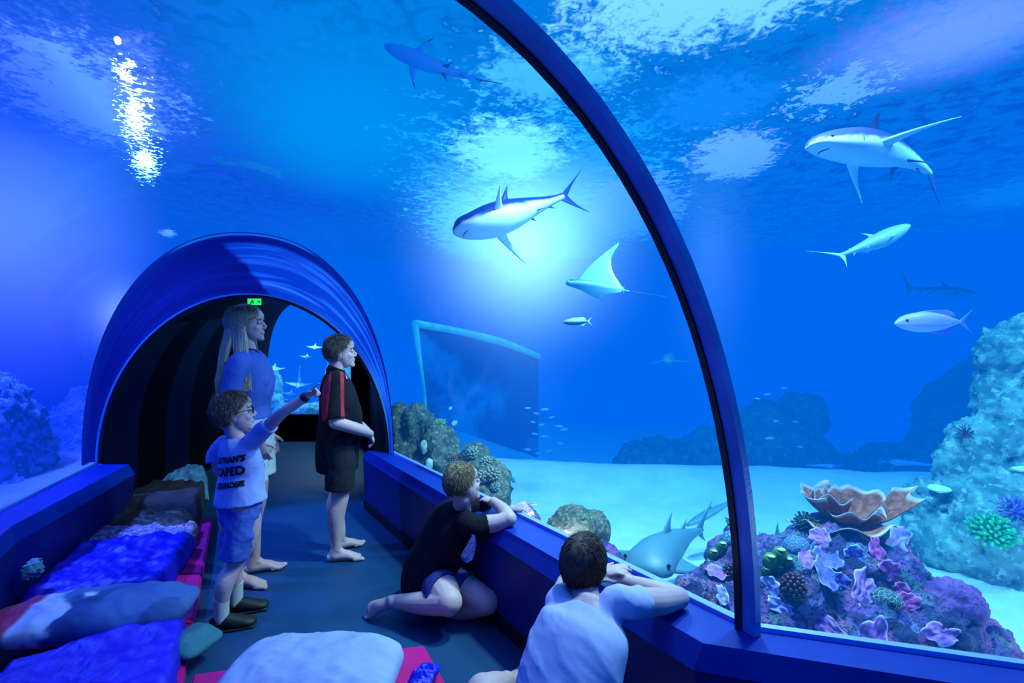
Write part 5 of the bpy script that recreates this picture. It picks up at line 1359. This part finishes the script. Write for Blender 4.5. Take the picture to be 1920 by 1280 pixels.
# edge line of the mats on the corridor side and line beside the left bench
def er(t):  return V((-1.25, 1.80)).lerp(V((-2.82, 4.62)), t) 
def el(t):  # bench foot line
    a, b, c = V((-1.85, 1.42)), V((-2.37, 2.38)), V((-2.74, 3.60))
    return a.lerp(b, t/.36) if t < .36 else b.lerp(c, (t-.36)/.42)
def yr(y): return V((-1.25-(y-1.80)*.557, y))
def yl(y): 
    return V((-2.33-(y-2.38)*.30, y)) if y > 2.38 else V((-2.33+(2.38-y)*.58, y))
for i, (ya, yb, lb) in enumerate(((1.15, 2.28, 'magenta gym mat under the nearest blue sleeping bag'), (2.29, 2.78, 'magenta gym mat in the middle of the row by the left bench'), (2.79, 3.66, 'magenta gym mat at the far end of the row by the left bench'))):
    A, Bp = yr(ya), yr(yb); C, D = yl(yb-.05), yl(ya)
    slab_xy('gym_mat', [(A.x, A.y), (Bp.x, Bp.y), (C.x+.03, C.y), (D.x+.03, D.y)], .001, .075, magenta, lb, 'mat')
P_ = [onz(362, 1262, .05), onz(795, 1208, .05), onz(848, 1300, .05), onz(870, 1400, .05), onz(330, 1400, .05)]
slab_xy('gym_mat', [(p.x, p.y) for p in P_], .001, .05, magenta, 'magenta gym mat in the foreground under the white pillow', 'mat')
def quilt(name, label, corners, z, thick, m, cat_='sleeping bag', nu=70, nv=46, wr=.022, sc=5, seed=1, puff=None, edge=.05, profile=None, fold=0, stretch=(1, 1)):
    """thick soft cloth over four corners (near-left, near-right, far-right, far-left) in plan"""
    a, b, c, d = [V(p) for p in corners]; bm = bmesh.new(); top = []
    for i in range(nu+1):
        row = []
        for j in range(nv+1):
            u, v = i/nu, j/nv
            p = a.lerp(b, u).lerp(d.lerp(c, u), v)
            e = min(u, 1-u)*(b-a).length; e2 = min(v, 1-v)*(d-a).length
            k = min(1, e/edge)*1.0; k2 = min(1, e2/edge)
            dome = math.sqrt(max(0, 1-(1-k)**2))*math.sqrt(max(0, 1-(1-k2)**2))
            ins = noise.noise(V((u*3, v*3, seed)))*.02*(1-k*k2)
            q = V((p.x*sc*stretch[0], p.y*sc*stretch[1], seed*3.7))
            h = thick*(.35+.65*dome)*(1 if profile is None else profile(u, v))
            h += (noise.ridged_multi_fractal(q, .9, 2.2, 4, 1, 2)-1.2)*wr*(.3+.7*dome)+noise.fractal(q*.6, 1, 2, 3)*wr
            jx = noise.noise(V((v*9, seed, 0)))*.016*(1-k); jy = noise.noise(V((u*9, 0, seed)))*.016*(1-k2)
            row.append(bm.verts.new((p.x+jx, p.y+jy, z+max(.006, h)*(1 if dome > 0 else .3))))
        top.append(row)
    for i in range(nu):
        for j in range(nv): bm.faces.new((top[i][j], top[i+1][j], top[i+1][j+1], top[i][j+1]))
    ring_ = [top[i][0] for i in range(nu+1)]+[top[nu][j] for j in range(1, nv+1)]+[top[i][nv] for i in range(nu-1, -1, -1)]+[top[0][j] for j in range(nv-1, 0, -1)]
    low = [bm.verts.new((v.co.x, v.co.y, z)) for v in ring_]
    for k in range(len(ring_)):
        n = (k+1) % len(ring_); bm.faces.new((ring_[k], low[k], low[n], ring_[n]))
    bm.faces.new(low[::-1]) 
    bmesh.ops.recalc_face_normals(bm, faces=bm.faces)
    o = link(name, bm2me(bm), m); return tag(o, label, cat_)
def corners(px4, z):
    return [V((max(onz(x, y, z).x, -3.06), onz(x, y, z).y)) for x, y in px4]
satin_b = mat('satin_blue_mat', (.010, .010, .60), (.006, .006, .48), 6, .42, .3, 30, .5)
satin_v = mat('satin_violet_mat', (.025, .012, .68), (.018, .009, .54), 6, .38, .3, 30, .6)
Z = .076
quilt('sleeping_bag', 'bright violet blue sleeping bag nearest the viewer on the left', corners([(-160, 1420), (300, 1420), (350, 1165), (20, 1250)], Z+.05), Z, .12, satin_v, seed=2, wr=.020, sc=7)
quilt('sleeping_bag', 'royal blue sleeping bag spread beyond the patterned pillow', corners([(20, 1150), (300, 1110), (368, 1010), (150, 1030)], Z+.06), Z, .13, satin_b, seed=4, wr=.020, sc=7)
quilt('sleeping_bag', 'dark brown sleeping bag bundled near the far end of the mats', corners([(205, 968), (372, 968), (386, 922), (232, 922)], Z+.06), Z, .17, mat('bag_brown_mat', (.06, .045, .045), (.035, .028, .035), 9, .9, .4, 60), seed=6, wr=.014, sc=9)
quilt('sleeping_bag', 'rolled black and brown sleeping bag across the mats', corners([(140, 1006), (358, 1000), (374, 968), (158, 966)], Z+.04), Z, .11, mat('bag_black_mat', (.02, .015, .02), (.045, .035, .035), 6, .5, .4, 40, .5), seed=7, wr=.02, sc=8, edge=.09)
pat = mat('patterned_mat', (.45, .30, .50), (.22, .10, .22), 22, .85, .2, 120, lo=.45, hi=.55, c3=(.6, .55, .75))
quilt('blanket', 'pinkish patterned blanket between the rolled bag and the royal blue bag', corners([(150, 1030), (362, 1014), (372, 985), (175, 1000)], Z+.04), Z, .095, pat, 'blanket', seed=9, wr=.012, sc=9)
teal = mat('teal_cloth_mat', (.12, .30, .42), (.22, .48, .62), 7, .8, .3, 60)
quilt('blanket', 'crumpled teal and pale blue blanket at the far end of the mats', corners([(238, 925), (392, 925), (384, 893), (262, 893)], Z+.06), Z, .20, teal, 'blanket', seed=11, wr=.03, sc=9, edge=.12)
# pillows
def pillow(name, label, c, ax, ay, hx, hy, hz, m, seed=1, wr=.010, sc=7, tilt=0, cat_='pillow', seam=True, up=(0, 0, 1)):
    ax = V(ax).normalized(); ay = (V(ay)-ax*V(ay).dot(ax)).normalized(); az = ax.cross(ay); n = 60; bm = bmesh.new(); S = []
    for sg in (1, -1):
        g = []
        for i in range(n+1):
            row = []
            for j in range(n+1):
                u, v = -1+2*i/n, -1+2*j/n
                pin = 1-.14*abs(u)**5; pin2 = 1-.14*abs(v)**5
                x, y = u*hx*pin2, v*hy*pin
                h = hz*((1-u*u)*(1-v*v))**.38
                w = (noise.ridged_multi_fractal(V((x*sc, y*sc*1.3, seed+sg)), .9, 2.1, 3, 1, 2)-1.2)*wr*min(1, h/hz*2)
                row.append(bm.verts.new(V(c)+ax*x+ay*y+az*(sg*(h+w if h > 0 else 0))))
            g.append(row)
        S.append(g)
        for i in range(n):
            for j in range(n):
                q = (g[i][j], g[i+1][j], g[i+1][j+1], g[i][j+1]); bm.faces.new(q if sg > 0 else q[::-1])
    bmesh.ops.remove_doubles(bm, verts=bm.verts, dist=1e-4)
    o = link(name, bm2me(bm), m); return tag(o, label, cat_)
wp = mat('pillow_white_mat', (.32, .38, .66), (.26, .32, .60), 5, .85, .2, 120)
pillow('pillow', 'large white pillow lying on the magenta mat in the foreground', onz(588, 1262, .15), (1, -.02, .0), (.05, 1, .0), .325, .20, .095, wp, 3)
tp = NT('pillow_pattern_mat'); tcv = tp.n('TexCoord').outputs['Object']
nA = tp.n('TexNoise', {'Vector': tcv, 'Scale': 3.4, 'Detail': 2}).outputs[0]; nB = tp.n('TexNoise', {'Vector': tcv, 'Scale': 7, 'Detail': 2}).outputs[0]
xs = tp.n('SeparateXYZ', {0: tcv}).outputs[0]
cc = tp.mix(tp.step(nA, .46, .52), (.02, .06, .22), (.05, .12, .34))
cc = tp.mix(tp.math('MULTIPLY', tp.step(tp.math('ADD', tp.math('MULTIPLY', nB, .5), tp.math('MULTIPLY', xs, -.8)), 1.82, 1.88), .9), cc, (.6, .62, .8))
cc = tp.mix(tp.step(xs, -2.09, -2.12), cc, (.5, .03, .12))
ppm = tp.surf(tp.n('BsdfPrincipled', {'Base Color': mcol(cc), 'Roughness': .8}))
pillow('pillow', 'long dark patterned pillow with white and red areas on the left mats', at(172, 1150, 2.16), (.99, .16, .04), (-.16, .9, .1), .42, .15, .085, ppm, 5, wr=.014)
pillow('pillow', 'small dark red and blue pillow end poking out of the patterned one', at(330, 1128, 2.28), (1, .1, -.1), (-.1, 1, 0), .06, .09, .04, pat, 6)
pillow('pillow', 'small teal cushion hanging over the mat edge in the left foreground', onz(362, 1215, .08)+V((0, 0, .03)), (1, -.25, -.12), (.25, 1, 0), .085, .10, .045, mat('cushion_teal_mat', (.03, .16, .20), (.02, .12, .16), 8, .8, .2, 100), 8)
pillow('cloth', 'small pale crumpled cloth lying by the left bench', at(62, 1066, 2.36), (.5, .1, 1), (0, 1, .2), .045, .04, .03, mat('cloth_pale_mat', (.3, .5, .5), (.2, .35, .38), 20, .9), 9, wr=.03, sc=20, cat_='cloth')
pillow('cloth', 'bright blue cloth beside the white pillow\'s right corner', onz(790, 1275, .09), (1, -.3, .1), (.3, 1, 0), .05, .10, .03, satin_b, 10, wr=.02, sc=14, cat_='cloth')
# ---------------- exit sign hanging in the archway
o0 = at(486, 566, 3.72); root = empty('exit_sign', o0); tag(root, 'green running man exit sign hanging from the top of the archway', 'sign')
bm = bmesh.new(); box(bm, (.0, 0, 0), (.175, .03, .062)); bmesh.ops.bevel(bm, geom=bm.edges[:], offset=.003, segments=1, affect='EDGES'); link('sign_housing', bm2me(bm), mat('housing_mat', (.003, .003, .004), None), root, smooth=False)
bm = bmesh.new(); box(bm, (-.028, -.017, 0), (.105, .004, .050)); link('sign_panel', bm2me(bm), mat('exit_green_mat', (.0, .5, .05), None, emis=(.02, .9, .08, 1), es=1.0), root, smooth=False)
bm = bmesh.new(); inkp = lambda pts, r: tube(bm, [V((x-.045, -.0205, y)) for x, y in pts], [(r, .001)]*len(pts), side=(0, 0, 1) if abs(pts[0][0]-pts[-1][0]) > abs(pts[0][1]-pts[-1][1]) else (1, 0, 0), n=8, sub=1)
inkp([(.0, .004), (.004, -.006)], .0045); inkp([(.004, -.005), (.012, -.010), (.008, -.020)], .003); inkp([(.003, -.005), (-.006, -.012), (-.016, -.012)], .003); inkp([(0, .004), (.011, .0), (.016, .005)], .0025); inkp([(0, .004), (-.010, .002), (-.012, -.005)], .0025)
ellip(bm, (-.047+.004, -.0205, .013), (.0045, .001, .0045))
bmx = bm; box(bm, (.0, -.0205, -.0), (.018, .001, .004)); v3 = [bm.verts.new(V((x, -.021, y))) for x, y in ((.008, .011), (.019, 0), (.008, -.011))]; bm.faces.new(v3)
link('sign_pictogram', bm2me(bm), mat('pictogram_mat', (.0, .02, .0), None), root, smooth=False)
# ================================================================ lights
def light(name, typ, loc, energy, color, size=.2, target=None, **kw):
    l = bpy.data.lights.new(name, typ); l.energy = energy; l.color = color
    if typ == 'AREA': l.size = size
    else: l.shadow_soft_size = size
    for k, v in kw.items(): setattr(l, k, v)
    o = bpy.data.objects.new(name, l); COL.objects.link(o); o.location = loc
    if target is not None: o.rotation_euler = (V(target)-V(loc)).to_track_quat('-Z', 'Y').to_euler()
    return o
# lamps hung over the open tank, above the mound and the sand
light('tank_lamp', 'SPOT', (1.7, 2.3, 3.3), 420, (.75, .85, 1), .12, (1.7, 2.5, 0), spot_size=2.2, spot_blend=.6)
light('tank_lamp', 'SPOT', (.9, 2.55, 3.3), 820, (.95, .95, .82), .12, (.9, 4.2, 0), spot_size=2.1, spot_blend=.7)
light('tank_lamp', 'SPOT', (3.2, 2.4, 3.3), 330, (.6, .95, 1), .12, (3.2, 3.6, 0), spot_size=2.0, spot_blend=.7)
light('tank_lamp', 'SPOT', (-4.2, 2.9, 3.2), 1800, (.35, .8, 1), .12, (-4.4, 4.2, .4), spot_size=2.3, spot_blend=.7)
# area lights added to brighten the tunnel through the acrylic
light('tunnel_fill', 'AREA', (.9, 1.9, 3.3), 38, (.40, .45, 1), .5, (-1.0, 2.5, .6))
light('tunnel_fill', 'AREA', (-.6, 1.2, 3.3), 18, (.25, .25, 1), .6, (-1.2, 2.6, .3))
light('tank_lamp', 'AREA', (.9, 3.6, 1.9), 12, (.55, .80, 1), .5, (-1.0, 2.7, .9))  # fill light added in mid water, aimed at the people
light('passage_lamp', 'SPOT', (-3.0, 8.1, 2.9), 320, (.7, 1, 1), .1, (-3.0, 8.4, 0.5), spot_size=2.4, spot_blend=.7)
light('bounce_fill', 'AREA', (2.7, 1.75, .15), 20, (.7, .85, 1), .3, (2.3, 3.1, 2.6))  # added fill, out of view, for light bounced off the sand
light('bounce_fill', 'AREA', (.30, 2.55, .06), 32, (.75, .85, 1), .3, (-.1, 3.4, 2.4))  # second added bounce fill, hidden behind the bench
